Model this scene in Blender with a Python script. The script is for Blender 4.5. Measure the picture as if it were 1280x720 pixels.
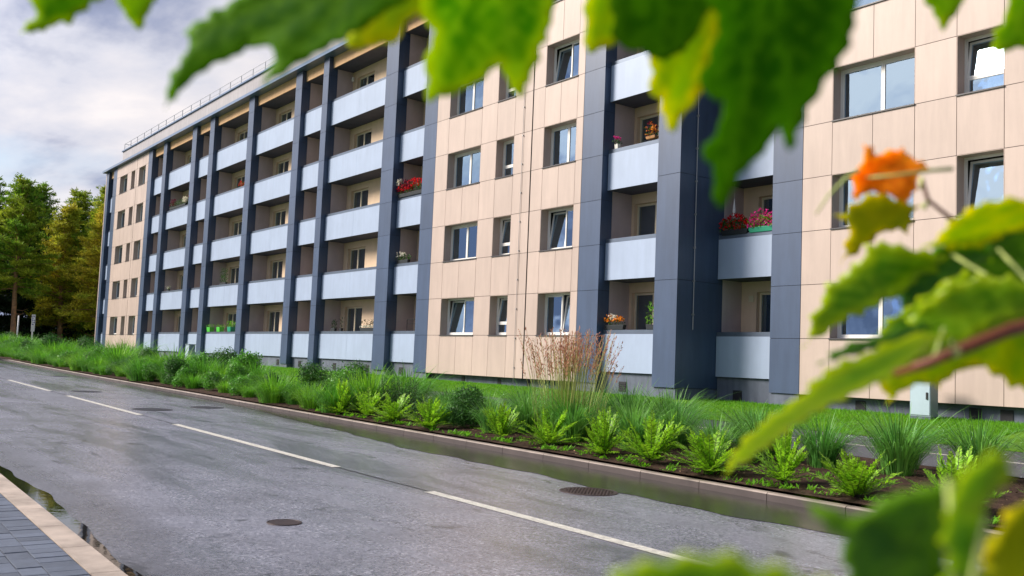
import bpy, math, random
from mathutils import Vector, Matrix
from mathutils import geometry as mgeo
random.seed(11)
for o in list(bpy.data.objects): bpy.data.objects.remove(o)
scene = bpy.context.scene
COL = scene.collection
# ------------------------------------------------------------------ camera
CAM = Vector((0.0, -19.518, 0.8656))
RV = Vector((0.59225290, 0.80472491, 0.04067322)); UV = Vector((0.03822297, -0.07848101, 0.99618258)); FV = Vector((-0.80484502, 0.58843737, 0.07723938))
cam_d = bpy.data.cameras.new('camera'); cam = bpy.data.objects.new('camera', cam_d); COL.objects.link(cam)
cam.matrix_world = Matrix(((RV.x, UV.x, -FV.x, CAM.x), (RV.y, UV.y, -FV.y, CAM.y), (RV.z, UV.z, -FV.z, CAM.z), (0, 0, 0, 1)))
cam_d.sensor_width = 36; cam_d.lens = 36 * 1205.64 / 1280
cam_d.clip_start = 0.05; cam_d.clip_end = 3000
cam_d.dof.use_dof = True; cam_d.dof.focus_distance = 24.0; cam_d.dof.aperture_fstop = 6.6; cam_d.dof.aperture_blades = 7
scene.camera = cam
# ------------------------------------------------------------------ sky, sun, exposure
SUN_EL = math.radians(33); SUN_AZ = math.radians(222)      # compass azimuth: +Y is 0, clockwise
w = bpy.data.worlds.new('World'); scene.world = w; w.use_nodes = True
nt = w.node_tree; nt.nodes.clear()
def N(nt, t, **k):
    n = nt.nodes.new(t)
    for a, b in k.items():
        if a in n.inputs.keys() if hasattr(n.inputs, 'keys') else False: n.inputs[a].default_value = b
        else: setattr(n, a, b)
    return n
out = N(nt, 'ShaderNodeOutputWorld'); bg = N(nt, 'ShaderNodeBackground'); bg.inputs['Strength'].default_value = 0.085
sky = N(nt, 'ShaderNodeTexSky', sky_type='NISHITA', sun_disc=False, sun_elevation=SUN_EL, sun_rotation=SUN_AZ, altitude=50, air_density=1.0, dust_density=1.5, ozone_density=1.5)
tc = N(nt, 'ShaderNodeTexCoord'); sep = N(nt, 'ShaderNodeSeparateXYZ'); nt.links.new(tc.outputs['Generated'], sep.inputs[0])
zadd = N(nt, 'ShaderNodeMath', operation='MAXIMUM'); nt.links.new(sep.outputs['Z'], zadd.inputs[0]); zadd.inputs[1].default_value = 0.0
za2 = N(nt, 'ShaderNodeMath', operation='ADD'); nt.links.new(zadd.outputs[0], za2.inputs[0]); za2.inputs[1].default_value = 0.30
dx = N(nt, 'ShaderNodeMath', operation='DIVIDE'); dy = N(nt, 'ShaderNodeMath', operation='DIVIDE')
nt.links.new(sep.outputs['X'], dx.inputs[0]); nt.links.new(za2.outputs[0], dx.inputs[1]); nt.links.new(sep.outputs['Y'], dy.inputs[0]); nt.links.new(za2.outputs[0], dy.inputs[1])
cmb = N(nt, 'ShaderNodeCombineXYZ'); nt.links.new(dx.outputs[0], cmb.inputs[0]); nt.links.new(dy.outputs[0], cmb.inputs[1]); cmb.inputs[2].default_value = 9.1
def noise(nt, vec, scale, detail=6, rough=0.55, dist=0.0):
    n = N(nt, 'ShaderNodeTexNoise'); n.inputs['Scale'].default_value = scale; n.inputs['Detail'].default_value = detail
    n.inputs['Roughness'].default_value = rough; n.inputs['Distortion'].default_value = dist; nt.links.new(vec, n.inputs['Vector']); return n
def ramp(nt, fac, stops):
    r = N(nt, 'ShaderNodeValToRGB'); e = r.color_ramp.elements
    while len(e) < len(stops): e.new(0.5)
    for i, (p, c) in enumerate(stops): e[i].position = p; e[i].color = (c[0], c[1], c[2], 1) if hasattr(c, '__len__') else (c, c, c, 1)
    if fac is not None: nt.links.new(fac, r.inputs[0])
    return r
def mixc(nt, fac, a, b, mode='MIX'):
    m = N(nt, 'ShaderNodeMix', data_type='RGBA', blend_type=mode)
    for s, v in ((0, fac), (6, a), (7, b)):
        if hasattr(v, 'is_output') or hasattr(v, 'links'): nt.links.new(v, m.inputs[s])
        elif isinstance(v, (int, float)) and s == 0: m.inputs[0].default_value = v
        else: m.inputs[s].default_value = (v[0], v[1], v[2], 1)
    return m.outputs[2]
n_cover = noise(nt, cmb.outputs[0], 0.8, 8, 0.52, 0.3)
n_tone = noise(nt, cmb.outputs[0], 1.15, 9, 0.53, 0.25)
cover = ramp(nt, n_cover.outputs[0], [(0.35, 0), (0.48, 1)])
tone = ramp(nt, n_tone.outputs[0], [(0.43, (1.9, 2.3, 3.6)), (0.495, (4.0, 4.5, 6.4)), (0.545, (8.2, 8.3, 9.4)), (0.62, (11.5, 10.8, 10.8))])
for e in tone.color_ramp.elements: e.color = tuple(c / 12 for c in e.color[:3]) + (1,)
tone_s = mixc(nt, 1.0, tone.outputs[0], (12.0, 12.0, 12.0), 'MULTIPLY')
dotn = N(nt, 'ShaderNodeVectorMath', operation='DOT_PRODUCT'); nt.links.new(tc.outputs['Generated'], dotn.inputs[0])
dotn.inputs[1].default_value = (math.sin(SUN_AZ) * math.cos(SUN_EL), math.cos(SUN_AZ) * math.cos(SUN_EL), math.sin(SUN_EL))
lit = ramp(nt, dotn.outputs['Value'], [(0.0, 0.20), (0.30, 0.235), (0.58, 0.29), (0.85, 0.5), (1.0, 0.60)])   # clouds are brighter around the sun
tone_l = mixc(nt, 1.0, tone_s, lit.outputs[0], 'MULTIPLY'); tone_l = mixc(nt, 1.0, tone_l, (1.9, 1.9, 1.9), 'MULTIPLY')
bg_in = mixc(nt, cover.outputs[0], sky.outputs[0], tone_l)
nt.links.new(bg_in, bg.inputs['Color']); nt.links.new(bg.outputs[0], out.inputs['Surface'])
sun_d = bpy.data.lights.new('sun', 'SUN'); sun_d.energy = 3.3; sun_d.angle = math.radians(24); sun_d.color = (1.0, 0.91, 0.80)
sun = bpy.data.objects.new('sun', sun_d); COL.objects.link(sun)
sd = Vector((math.sin(SUN_AZ) * math.cos(SUN_EL), math.cos(SUN_AZ) * math.cos(SUN_EL), math.sin(SUN_EL)))
sun.rotation_euler = sd.to_track_quat('Z', 'Y').to_euler(); sun.location = (-20, -40, 40)
vs = scene.view_settings; vs.view_transform = 'Standard'; vs.look = 'None'; vs.gamma = 1; vs.use_curve_mapping = False; vs.exposure = 0.98
scene.cycles.use_denoising = True; scene.cycles.max_bounces = 8; scene.cycles.transparent_max_bounces = 16
# ------------------------------------------------------------------ materials
def mat(name, col, rough=0.7, spec=0.5, metal=0.0, var=0.0, vscale=2.0, bump=0.0, bscale=40.0, island=0.0, trans=0.0, col2=None, c2scale=3.0, streak=0.0, spots=None):
    m = bpy.data.materials.new(name); m.use_nodes = True; nt = m.node_tree; nt.nodes.clear()
    o = N(nt, 'ShaderNodeOutputMaterial'); p = N(nt, 'ShaderNodeBsdfPrincipled')
    p.inputs['Roughness'].default_value = rough; p.inputs['Specular IOR Level'].default_value = spec; p.inputs['Metallic'].default_value = metal
    tc = N(nt, 'ShaderNodeTexCoord'); gm = N(nt, 'ShaderNodeNewGeometry')
    c = None
    base = col
    if col2 is not None:
        n = noise(nt, gm.outputs['Position'], c2scale, 5, 0.6); r = ramp(nt, n.outputs[0], [(0.4, 0), (0.6, 1)])
        c = mixc(nt, r.outputs[0], col, col2)
    if island:
        r = ramp(nt, gm.outputs['Random Per Island'], [(0, 1 - island), (1, 1 + island)])
        for e, v in zip(r.color_ramp.elements, (1 - island, 1 + island)): e.color = (v / 2, v / 2, v / 2, 1)
        s = mixc(nt, 1.0, r.outputs[0], (2, 2, 2), 'MULTIPLY')
        c = mixc(nt, 1.0, c if c is not None else col, s, 'MULTIPLY')
    if var:
        n = noise(nt, gm.outputs['Position'], vscale, 5, 0.6); r = ramp(nt, n.outputs[0], [(0.3, (1 - var) / 2), (0.7, (1 + var) / 2)])
        s = mixc(nt, 1.0, r.outputs[0], (2, 2, 2), 'MULTIPLY')
        c = mixc(nt, 1.0, c if c is not None else col, s, 'MULTIPLY')
    if streak:
        mp = N(nt, 'ShaderNodeMapping'); mp.inputs['Scale'].default_value = (2.2, 2.2, 0.30); nt.links.new(gm.outputs['Position'], mp.inputs[0])
        n = noise(nt, mp.outputs[0], 1.6, 6, 0.65); r = ramp(nt, n.outputs[0], [(0.35, (1 - streak) / 2), (0.62, 0.5)])
        s = mixc(nt, 1.0, r.outputs[0], (2, 2, 2), 'MULTIPLY')
        c = mixc(nt, 1.0, c if c is not None else col, s, 'MULTIPLY')
    if c is None: p.inputs['Base Color'].default_value = (*col, 1)
    else: nt.links.new(c, p.inputs['Base Color'])
    if bump:
        n = noise(nt, gm.outputs['Position'], bscale, 6, 0.65); b = N(nt, 'ShaderNodeBump'); b.inputs['Strength'].default_value = bump; b.inputs['Distance'].default_value = 0.02
        nt.links.new(n.outputs[0], b.inputs['Height']); nt.links.new(b.outputs[0], p.inputs['Normal'])
    if trans:
        t = N(nt, 'ShaderNodeBsdfTranslucent'); mx = N(nt, 'ShaderNodeMixShader'); mx.inputs[0].default_value = trans
        if c is None: t.inputs[0].default_value = (*[min(1, v * 1.6) for v in col], 1)
        else: nt.links.new(mixc(nt, 1.0, c, (1.6, 1.6, 1.3), 'MULTIPLY'), t.inputs[0])
        nt.links.new(p.outputs[0], mx.inputs[1]); nt.links.new(t.outputs[0], mx.inputs[2]); nt.links.new(mx.outputs[0], o.inputs[0])
    else: nt.links.new(p.outputs[0], o.inputs[0])
    m['_p'] = 1
    return m
M = {}
M['beige'] = mat('beige_panel', (0.49, 0.388, 0.335), 0.45, 0.4, island=0.05, var=0.06, vscale=0.5, streak=0.10, bump=0.03, bscale=60)
M['beige_side'] = mat('reveal_panel', (0.46, 0.36, 0.31), 0.6, 0.3, var=0.06, streak=0.08)
M['joint'] = mat('joint_dark', (0.03, 0.03, 0.035), 0.9, 0.1)
M['blue'] = mat('pillar_panel', (0.050, 0.080, 0.148), 0.38, 0.5, island=0.07, var=0.08, vscale=0.7, streak=0.16, bump=0.02, bscale=50)
M['panel'] = mat('balcony_panel', (0.34, 0.415, 0.555), 0.42, 0.4, island=0.06, var=0.05, vscale=0.9, streak=0.08, bump=0.02, bscale=80)
M['cap'] = mat('cap_metal', (0.12, 0.15, 0.20), 0.35, 0.5, metal=0.4, var=0.1)
M['fascia'] = mat('fascia_metal', (0.13, 0.19, 0.29), 0.35, 0.5, metal=0.3, var=0.08)
M['tan'] = mat('lintel_plaster', (0.62, 0.40, 0.22), 0.8, 0.2, var=0.06, streak=0.1)
M['plaster'] = mat('loggia_plaster', (0.54, 0.45, 0.44), 0.85, 0.2, var=0.08, vscale=1.5, streak=0.08, bump=0.1, bscale=60)
M['plaster_back'] = mat('loggia_back_plaster', (0.74, 0.56, 0.40), 0.85, 0.2, var=0.07, vscale=1.5, streak=0.06, bump=0.1, bscale=60)
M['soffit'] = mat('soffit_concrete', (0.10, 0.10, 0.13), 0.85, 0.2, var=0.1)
M['upper'] = mat('upper_wall_plaster', (0.40, 0.38, 0.40), 0.8, 0.2, var=0.08, vscale=0.8, streak=0.12)
M['plinth'] = mat('plinth_plaster', (0.13, 0.15, 0.20), 0.8, 0.3, var=0.18, vscale=1.2, streak=0.3, bump=0.15, bscale=50)
M['vent'] = mat('vent_black', (0.02, 0.02, 0.025), 0.6, 0.3)
M['white'] = mat('white_pvc', (0.78, 0.76, 0.72), 0.35, 0.5, var=0.03)
M['cream'] = mat('cream_frame', (0.72, 0.62, 0.46), 0.45, 0.4, var=0.05)
M['sill'] = mat('sill_metal', (0.05, 0.045, 0.05), 0.4, 0.5)
M['steel'] = mat('galvanised_steel', (0.42, 0.42, 0.42), 0.4, 0.5, metal=0.7)
M['room'] = mat('dark_room', (0.05, 0.045, 0.04), 0.9, 0.1, var=0.2)
M['curtain'] = mat('white_curtain', (0.74, 0.74, 0.77), 0.9, 0.1, var=0.12, vscale=5)
M['curtain_dark'] = mat('brown_curtain', (0.22, 0.13, 0.07), 0.9, 0.1, var=0.3, vscale=4)
M['curtain_blue'] = mat('grey_blue_curtain', (0.20, 0.22, 0.30), 0.9, 0.1, var=0.2, vscale=5)
M['curtain_green'] = mat('green_curtain', (0.16, 0.32, 0.09), 0.9, 0.1, var=0.15, vscale=5)
M['wood'] = mat('wood_board', (0.40, 0.20, 0.08), 0.6, 0.3, var=0.25, vscale=4)
M['kerb'] = mat('kerb_concrete', (0.41, 0.34, 0.29), 0.75, 0.3, var=0.3, vscale=3, bump=0.3, bscale=120, island=0.06)
M['kerb_dark'] = mat('kerb_concrete_wet', (0.065, 0.050, 0.048), 0.5, 0.4, var=0.2, vscale=3, bump=0.3, bscale=120, island=0.06)
M['paver'] = mat('paver', (0.105, 0.125, 0.17), 0.6, 0.4, island=0.22, var=0.15, vscale=8, bump=0.35, bscale=160)
M['soil'] = mat('soil', (0.032, 0.019, 0.015), 0.95, 0.1, col2=(0.075, 0.045, 0.032), c2scale=9, bump=1.0, bscale=35)
M['lawn'] = mat('lawn_ground', (0.07, 0.17, 0.010), 0.9, 0.1, col2=(0.11, 0.24, 0.012), c2scale=1.2, bump=1.0, bscale=60)
M['path'] = mat('path_asphalt', (0.055, 0.060, 0.075), 0.6, 0.4, var=0.15, bump=0.4, bscale=180)
M['paint'] = mat('road_paint', (0.66, 0.64, 0.57), 0.5, 0.4, col2=(0.50, 0.48, 0.43), c2scale=16, var=0.2, vscale=45, bump=0.4, bscale=220)
M['seam'] = mat('tar_seam', (0.012, 0.012, 0.014), 0.4, 0.5)
M['iron'] = mat('cast_iron', (0.038, 0.022, 0.020), 0.55, 0.5, metal=0.3, var=0.3, vscale=12)
M['iron_far'] = mat('worn_iron', (0.028, 0.028, 0.034), 0.6, 0.3, metal=0.2, var=0.3, vscale=12)
M['cabinet'] = mat('cabinet_paint', (0.36, 0.46, 0.52), 0.4, 0.5, var=0.06)
M['cabinet_side'] = mat('cabinet_grey_paint', (0.20, 0.26, 0.30), 0.4, 0.5, var=0.06)
M['black'] = mat('black_plastic', (0.015, 0.015, 0.015), 0.5, 0.4)
M['signwhite'] = mat('sign_white', (0.75, 0.75, 0.78), 0.5, 0.3)
M['signblue'] = mat('sign_blue', (0.03, 0.04, 0.25), 0.5, 0.3)
M['bark'] = mat('sunlit_pine_bark', (0.50, 0.27, 0.15), 0.9, 0.1, col2=(0.28, 0.17, 0.11), c2scale=3, bump=0.6, bscale=12)  # warm bright tone paints sunlight on the trunks
M['bark_dark'] = mat('dark_bark', (0.07, 0.06, 0.05), 0.9, 0.1, var=0.3, bump=0.6, bscale=12)
M['needle'] = mat('pine_needles', (0.13, 0.27, 0.025), 0.7, 0.2, island=0.45, trans=0.25, col2=(0.30, 0.36, 0.03), c2scale=0.35)
M['needle_sunlit'] = mat('sunlit_needles', (0.42, 0.36, 0.035), 0.7, 0.2, island=0.5, trans=0.3, col2=(0.28, 0.33, 0.03), c2scale=0.4)  # low golden sunlight on the pines is put into this needle colour
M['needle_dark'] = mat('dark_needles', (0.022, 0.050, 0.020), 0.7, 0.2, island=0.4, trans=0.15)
M['blade'] = mat('grass_blade', (0.10, 0.30, 0.022), 0.5, 0.35, island=0.45, trans=0.35, col2=(0.18, 0.38, 0.025), c2scale=0.8)
M['blade_deep'] = mat('deep_grass_blade', (0.070, 0.24, 0.020), 0.5, 0.35, island=0.5, trans=0.3, col2=(0.10, 0.28, 0.03), c2scale=1.1)
M['blade_cool'] = mat('reed_grass_blade', (0.075, 0.235, 0.040), 0.45, 0.4, island=0.5, trans=0.3, col2=(0.15, 0.34, 0.06), c2scale=2)
M['lawn_blade'] = mat('lawn_blade', (0.11, 0.30, 0.010), 0.6, 0.3, island=0.35, trans=0.35)
M['fern'] = mat('shrub_leaf', (0.22, 0.42, 0.020), 0.5, 0.35, island=0.6, trans=0.35)
M['bush'] = mat('bush_leaf', (0.040, 0.125, 0.022), 0.6, 0.3, island=0.5, trans=0.25)
M['plume'] = mat('grass_plume', (0.42, 0.20, 0.15), 0.8, 0.2, island=0.35, trans=0.3)
M['stalk'] = mat('grass_stalk', (0.42, 0.46, 0.16), 0.7, 0.2, island=0.3, trans=0.2)
M['red'] = mat('red_blossom', (0.62, 0.010, 0.018), 0.6, 0.2, island=0.35, trans=0.25)
M['darkred'] = mat('dark_red_blossom', (0.16, 0.008, 0.035), 0.6, 0.2, island=0.4, trans=0.2)
M['pink'] = mat('pink_blossom', (0.72, 0.045, 0.32), 0.6, 0.2, island=0.3, trans=0.25)
M['orange'] = mat('orange_blossom', (0.75, 0.26, 0.02), 0.6, 0.2, island=0.3, trans=0.2)
M['whitef'] = mat('white_blossom', (0.75, 0.72, 0.66), 0.6, 0.2, island=0.15, trans=0.2)
M['potgreen'] = mat('green_pot', (0.08, 0.50, 0.05), 0.4, 0.4)
M['potteal'] = mat('teal_pot', (0.02, 0.28, 0.16), 0.4, 0.4)
M['potdark'] = mat('dark_planter', (0.02, 0.025, 0.03), 0.6, 0.3)
M['potwhite'] = mat('white_pot', (0.75, 0.74, 0.68), 0.5, 0.3)

def glass_mat():
    m = bpy.data.materials.new('window_glass'); m.use_nodes = True; nt = m.node_tree; nt.nodes.clear()
    o = N(nt, 'ShaderNodeOutputMaterial'); g = N(nt, 'ShaderNodeBsdfGlossy'); g.inputs['Roughness'].default_value = 0.015; g.inputs['Color'].default_value = (0.62, 0.82, 1.0, 1)
    t = N(nt, 'ShaderNodeBsdfTransparent'); t.inputs[0].default_value = (0.92, 0.94, 0.94, 1); f = N(nt, 'ShaderNodeFresnel'); f.inputs[0].default_value = 1.9
    a = N(nt, 'ShaderNodeMath', operation='ADD'); a.use_clamp = True; a.inputs[1].default_value = 0.30; nt.links.new(f.outputs[0], a.inputs[0])
    gm = N(nt, 'ShaderNodeNewGeometry'); n = noise(nt, gm.outputs['Position'], 1.2, 2, 0.5); b = N(nt, 'ShaderNodeBump'); b.inputs['Strength'].default_value = 0.12; b.inputs['Distance'].default_value = 0.05
    nt.links.new(n.outputs[0], b.inputs['Height']); nt.links.new(b.outputs[0], g.inputs['Normal'])
    mx = N(nt, 'ShaderNodeMixShader'); nt.links.new(a.outputs[0], mx.inputs[0]); nt.links.new(t.outputs[0], mx.inputs[1]); nt.links.new(g.outputs[0], mx.inputs[2]); nt.links.new(mx.outputs[0], o.inputs[0])
    return m
M['glass'] = glass_mat()

def road_mat():
    m = bpy.data.materials.new('road_asphalt'); m.use_nodes = True; nt = m.node_tree; nt.nodes.clear()
    o = N(nt, 'ShaderNodeOutputMaterial'); p = N(nt, 'ShaderNodeBsdfPrincipled'); gm = N(nt, 'ShaderNodeNewGeometry'); P = gm.outputs['Position']
    fine = noise(nt, P, 95, 3, 0.7); mid = noise(nt, P, 1.3, 6, 0.6)
    mp = N(nt, 'ShaderNodeMapping'); mp.inputs['Scale'].default_value = (0.18, 1.1, 1); nt.links.new(P, mp.inputs[0]); tr = noise(nt, mp.outputs[0], 1.0, 6, 0.6, 0.6)
    vor = N(nt, 'ShaderNodeTexVoronoi'); vor.inputs['Scale'].default_value = 62; nt.links.new(P, vor.inputs['Vector'])
    c0 = ramp(nt, vor.outputs['Color'], [(0.0, (0.055, 0.057, 0.075)), (0.45, (0.195, 0.197, 0.245)), (0.8, (0.29, 0.288, 0.345)), (1.0, (0.56, 0.55, 0.62))])
    c1 = mixc(nt, ramp(nt, mid.outputs[0], [(0.40, 0), (0.70, 0.45)]).outputs[0], c0.outputs[0], (0.085, 0.080, 0.095))
    # damp, darker patches running along the road
    damp = ramp(nt, tr.outputs[0], [(0.56, 0), (0.66, 0.42)])
    c2 = mixc(nt, damp.outputs[0], c1, (0.022, 0.022, 0.026))
    # small tar spots
    mp2 = N(nt, 'ShaderNodeMapping'); mp2.inputs['Scale'].default_value = (0.55, 1.5, 1); nt.links.new(P, mp2.inputs[0]); sp = noise(nt, mp2.outputs[0], 1.5, 8, 0.72, 0.8); spots = ramp(nt, sp.outputs[0], [(0.60, 0), (0.66, 0.8)])
    c3 = mixc(nt, spots.outputs[0], c2, (0.014, 0.014, 0.017))
    wn = noise(nt, P, 0.9, 4, 0.6); wv = N(nt, 'ShaderNodeVectorMath', operation='MULTIPLY_ADD'); nt.links.new(wn.outputs['Color'], wv.inputs[0]); wv.inputs[1].default_value = (1.6, 1.6, 0); nt.links.new(P, wv.inputs[2])
    cr = N(nt, 'ShaderNodeTexVoronoi', feature='DISTANCE_TO_EDGE'); cr.inputs['Scale'].default_value = 0.33; nt.links.new(wv.outputs[0], cr.inputs['Vector'])
    crm = ramp(nt, cr.outputs['Distance'], [(0.0, 0.85), (0.006, 0.0)]); msk = ramp(nt, mid.outputs[0], [(0.50, 0), (0.58, 1)])
    cm = N(nt, 'ShaderNodeMath', operation='MULTIPLY'); nt.links.new(crm.outputs[0], cm.inputs[0]); nt.links.new(msk.outputs[0], cm.inputs[1])
    c4 = mixc(nt, cm.outputs[0], c3, (0.012, 0.012, 0.014))
    sy = N(nt, 'ShaderNodeSeparateXYZ'); nt.links.new(P, sy.inputs[0])
    ga = N(nt, 'ShaderNodeMath', operation='ADD'); nt.links.new(sy.outputs['Y'], ga.inputs[0]); gn = noise(nt, P, 1.6, 5, 0.6); gm2 = N(nt, 'ShaderNodeMath', operation='MULTIPLY'); gm2.inputs[1].default_value = 0.9; nt.links.new(gn.outputs[0], gm2.inputs[0]); nt.links.new(gm2.outputs[0], ga.inputs[1])
    gr = ramp(nt, None, [(0.0, 0), (0.35, 0.75)]); mr = N(nt, 'ShaderNodeMapRange'); mr.inputs['From Min'].default_value = -11.3; mr.inputs['From Max'].default_value = -10.3; nt.links.new(ga.outputs[0], mr.inputs['Value']); nt.links.new(mr.outputs[0], gr.inputs[0])
    c5 = mixc(nt, gr.outputs[0], c4, (0.035, 0.028, 0.026))
    mr2 = N(nt, 'ShaderNodeMapRange'); mr2.inputs['From Min'].default_value = -16.55; mr2.inputs['From Max'].default_value = -17.15; nt.links.new(ga.outputs[0], mr2.inputs['Value']); gr2 = ramp(nt, mr2.outputs[0], [(0.0, 0), (0.6, 0.45)])
    c6 = mixc(nt, gr2.outputs[0], c5, (0.045, 0.040, 0.040))
    nt.links.new(c6, p.inputs['Base Color'])
    rr = ramp(nt, tr.outputs[0], [(0.42, 0.31), (0.62, 0.17)]); nt.links.new(rr.outputs[0], p.inputs['Roughness'])
    p.inputs['Specular IOR Level'].default_value = 0.9
    b = N(nt, 'ShaderNodeBump'); b.inputs['Strength'].default_value = 0.30; b.inputs['Distance'].default_value = 0.006; nt.links.new(vor.outputs['Distance'], b.inputs['Height'])
    b2 = N(nt, 'ShaderNodeBump'); b2.inputs['Strength'].default_value = 0.12; b2.inputs['Distance'].default_value = 0.01; nt.links.new(fine.outputs[0], b2.inputs['Height']); nt.links.new(b.outputs[0], b2.inputs['Normal'])
    nt.links.new(b2.outputs[0], p.inputs['Normal']); nt.links.new(p.outputs[0], o.inputs[0]); return m
M['road'] = road_mat()
def water_mat():
    m = bpy.data.materials.new('puddle_water'); m.use_nodes = True; nt = m.node_tree; p = nt.nodes['Principled BSDF']
    p.inputs['Base Color'].default_value = (0.018, 0.016, 0.014, 1); p.inputs['Roughness'].default_value = 0.03; p.inputs['IOR'].default_value = 1.36; p.inputs['Specular IOR Level'].default_value = 0.7
    gm = N(nt, 'ShaderNodeNewGeometry'); n = noise(nt, gm.outputs['Position'], 9, 3, 0.5); b = N(nt, 'ShaderNodeBump'); b.inputs['Strength'].default_value = 0.05; b.inputs['Distance'].default_value = 0.01
    nt.links.new(n.outputs[0], b.inputs['Height']); nt.links.new(b.outputs[0], p.inputs['Normal']); return m
M['water'] = water_mat()
M['film'] = mat('damp_film', (0.030, 0.024, 0.022), 0.20, 0.7, var=0.2, vscale=3, bump=0.06, bscale=60)
# ------------------------------------------------------------------ mesh helpers
class MB:
    def __init__(s): s.v = []; s.f = []
    def quad(s, a, b, c, d): i = len(s.v); s.v += [tuple(a), tuple(b), tuple(c), tuple(d)]; s.f.append((i, i+1, i+2, i+3)); return s
    def box(s, x0, x1, y0, y1, z0, z1, tf=None):
        i = len(s.v); P = [(x0,y0,z0),(x1,y0,z0),(x1,y1,z0),(x0,y1,z0),(x0,y0,z1),(x1,y0,z1),(x1,y1,z1),(x0,y1,z1)]
        if tf: P = [tf(p) for p in P]
        s.v += P
        s.f += [(i,i+3,i+2,i+1),(i+4,i+5,i+6,i+7),(i,i+1,i+5,i+4),(i+1,i+2,i+6,i+5),(i+2,i+3,i+7,i+6),(i+3,i,i+4,i+7)]; return s
    def tube(s, pts, rads, n=8, cap=True):
        pts = [Vector(p) for p in pts]; base = len(s.v); up = Vector((0.13, 0.31, 0.94))
        for k, p in enumerate(pts):
            d = (pts[min(k+1, len(pts)-1)] - pts[max(k-1, 0)]).normalized(); a = d.cross(up)
            if a.length < 1e-3: a = d.cross(Vector((1, 0, 0)))
            a.normalize(); b = d.cross(a).normalized(); r = rads[k] if hasattr(rads, '__len__') else rads
            for j in range(n): t = 2*math.pi*j/n; s.v.append(tuple(p + a*math.cos(t)*r + b*math.sin(t)*r))
        for k in range(len(pts)-1):
            for j in range(n): q = base+k*n; s.f.append((q+j, q+(j+1) % n, q+n+(j+1) % n, q+n+j))
        if cap: s.f.append(tuple(base+j for j in range(n))[::-1]); s.f.append(tuple(base+(len(pts)-1)*n+j for j in range(n)))
        return s
    def disc(s, c, r, h, n=32, nz=Vector((0,0,1))):
        i = len(s.v); 
        for z in (0, h):
            for j in range(n): t = 2*math.pi*j/n; s.v.append((c[0]+r*math.cos(t), c[1]+r*math.sin(t), c[2]+z-0.007*r*math.cos(t)))
        s.f.append(tuple(i+n+j for j in range(n)))
        for j in range(n): s.f.append((i+j, i+(j+1) % n, i+n+(j+1) % n, i+n+j))
        return s
    def build(s, name, m, parent=None, smooth=False, bevel=0.0):
        me = bpy.data.meshes.new(name); me.from_pydata(s.v, [], s.f); me.update(); me.materials.append(m)
        if smooth: me.polygons.foreach_set('use_smooth', [True]*len(me.polygons))
        o = bpy.data.objects.new(name, me); COL.objects.link(o)
        if parent: o.parent = parent
        if bevel:
            b = o.modifiers.new('bevel', 'BEVEL'); b.width = bevel; b.segments = 2; b.limit_method = 'ANGLE'
        return o
def tag(o, label=None, cat=None, group=None, kind=None):
    if label: o['label'] = label
    if cat: o['category'] = cat
    if group: o['group'] = group
    if kind: o['kind'] = kind
    return o
def empty(name, loc=(0,0,0), rz=0.0):
    o = bpy.data.objects.new(name, None); COL.objects.link(o); o.location = loc; o.rotation_euler = (0, 0, rz); o.empty_display_size = 0.3; return o
def copy_tree(o, parent=None):
    kids = list(o.children); c = o.copy(); COL.objects.link(c)
    if parent: c.parent = parent
    for k in kids: copy_tree(k, c)
    return c
def sstep(a, b, x): t = max(0.0, min(1.0, (x-a)/(b-a))); return t*t*(3-2*t)
# ------------------------------------------------------------------ terrain
def kerb_y(x): return -10.80 + (0.00075*(x+33)**2 if x < -33 else 0)      # road side edge of the far kerb
def slope(x): return 0.007*(-8-x)
def lkerb_y(x): return -17.86 + 0.018*(-8-x)*0.5
def road_z(x): return -0.534 + slope(x)
def ground(x, y):
    yk = kerb_y(x)
    zb = 0.0045*(-13-x); far = 0.866 - 1.2 + slope(x)
    if y <= yk+0.12: return 0.866-1.29+slope(x)
    if y <= -6.7: t = (y-yk)/(-6.7-yk); return 0.866-1.29+0.09*t+slope(x) + 0.05*math.sin(min(1, max(0, t))*math.pi)
    if y <= -2.3: return far
    ye = -0.1 if x < -18.9 else 1.2
    t = sstep(-2.3, ye, y); return far+0.02 + (zb-far-0.02)*t
def sheet(name, m, xs, yfs, zf, kind='structure'):
    b = MB(); rows = len(xs); cols = len(yfs)
    for x in xs:
        for yf in yfs: y = yf(x) if callable(yf) else yf; b.v.append((x, y, zf(x, y)))
    for i in range(rows-1):
        for j in range(cols-1): a = i*cols+j; b.f.append((a, a+cols, a+cols+1, a+1))
    o = b.build(name, m); o['kind'] = kind; return o
XS = [-2500, -900, -400, -220, -160, -130] + [-110+3*i for i in range(31)] + [-18.9+0.9*i for i in range(28)] + [9, 14, 30, 60, 120, 400, 1500]
gx = XS; 
def far_z(x): return max(-8, min(8, x))*0
def gnd_z(x, y):
    xx = max(-120, min(30, x)); return ground(xx, min(max(y, -40), 2)) - (0.14 if -19 < y < -6.0 else 0.03)
sheet('ground', M['soil'], XS, [-2500, -600, -200, -60, -30, -21.5, -21.0, lkerb_y, kerb_y, -8.5, -6.9, -6.7, -2.4, -2.2, 0, 2, 16, 60, 200, 700, 2500], lambda x, y: (road_z(max(-120, min(30, x)))-0.03 if y < -10.0 else gnd_z(x, y)))
RX = [-400, -220, -130] + [-110+3*i for i in range(36)] + [0, 4, 10, 30, 80, 200]
def rz(x, y): return road_z(max(-120, min(30, x)))
sheet('road', M['road'], RX, [lambda x: lkerb_y(x)+0.0, -16.5, -14.05, -12.5, lambda x: kerb_y(x)+0.0], rz)
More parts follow.
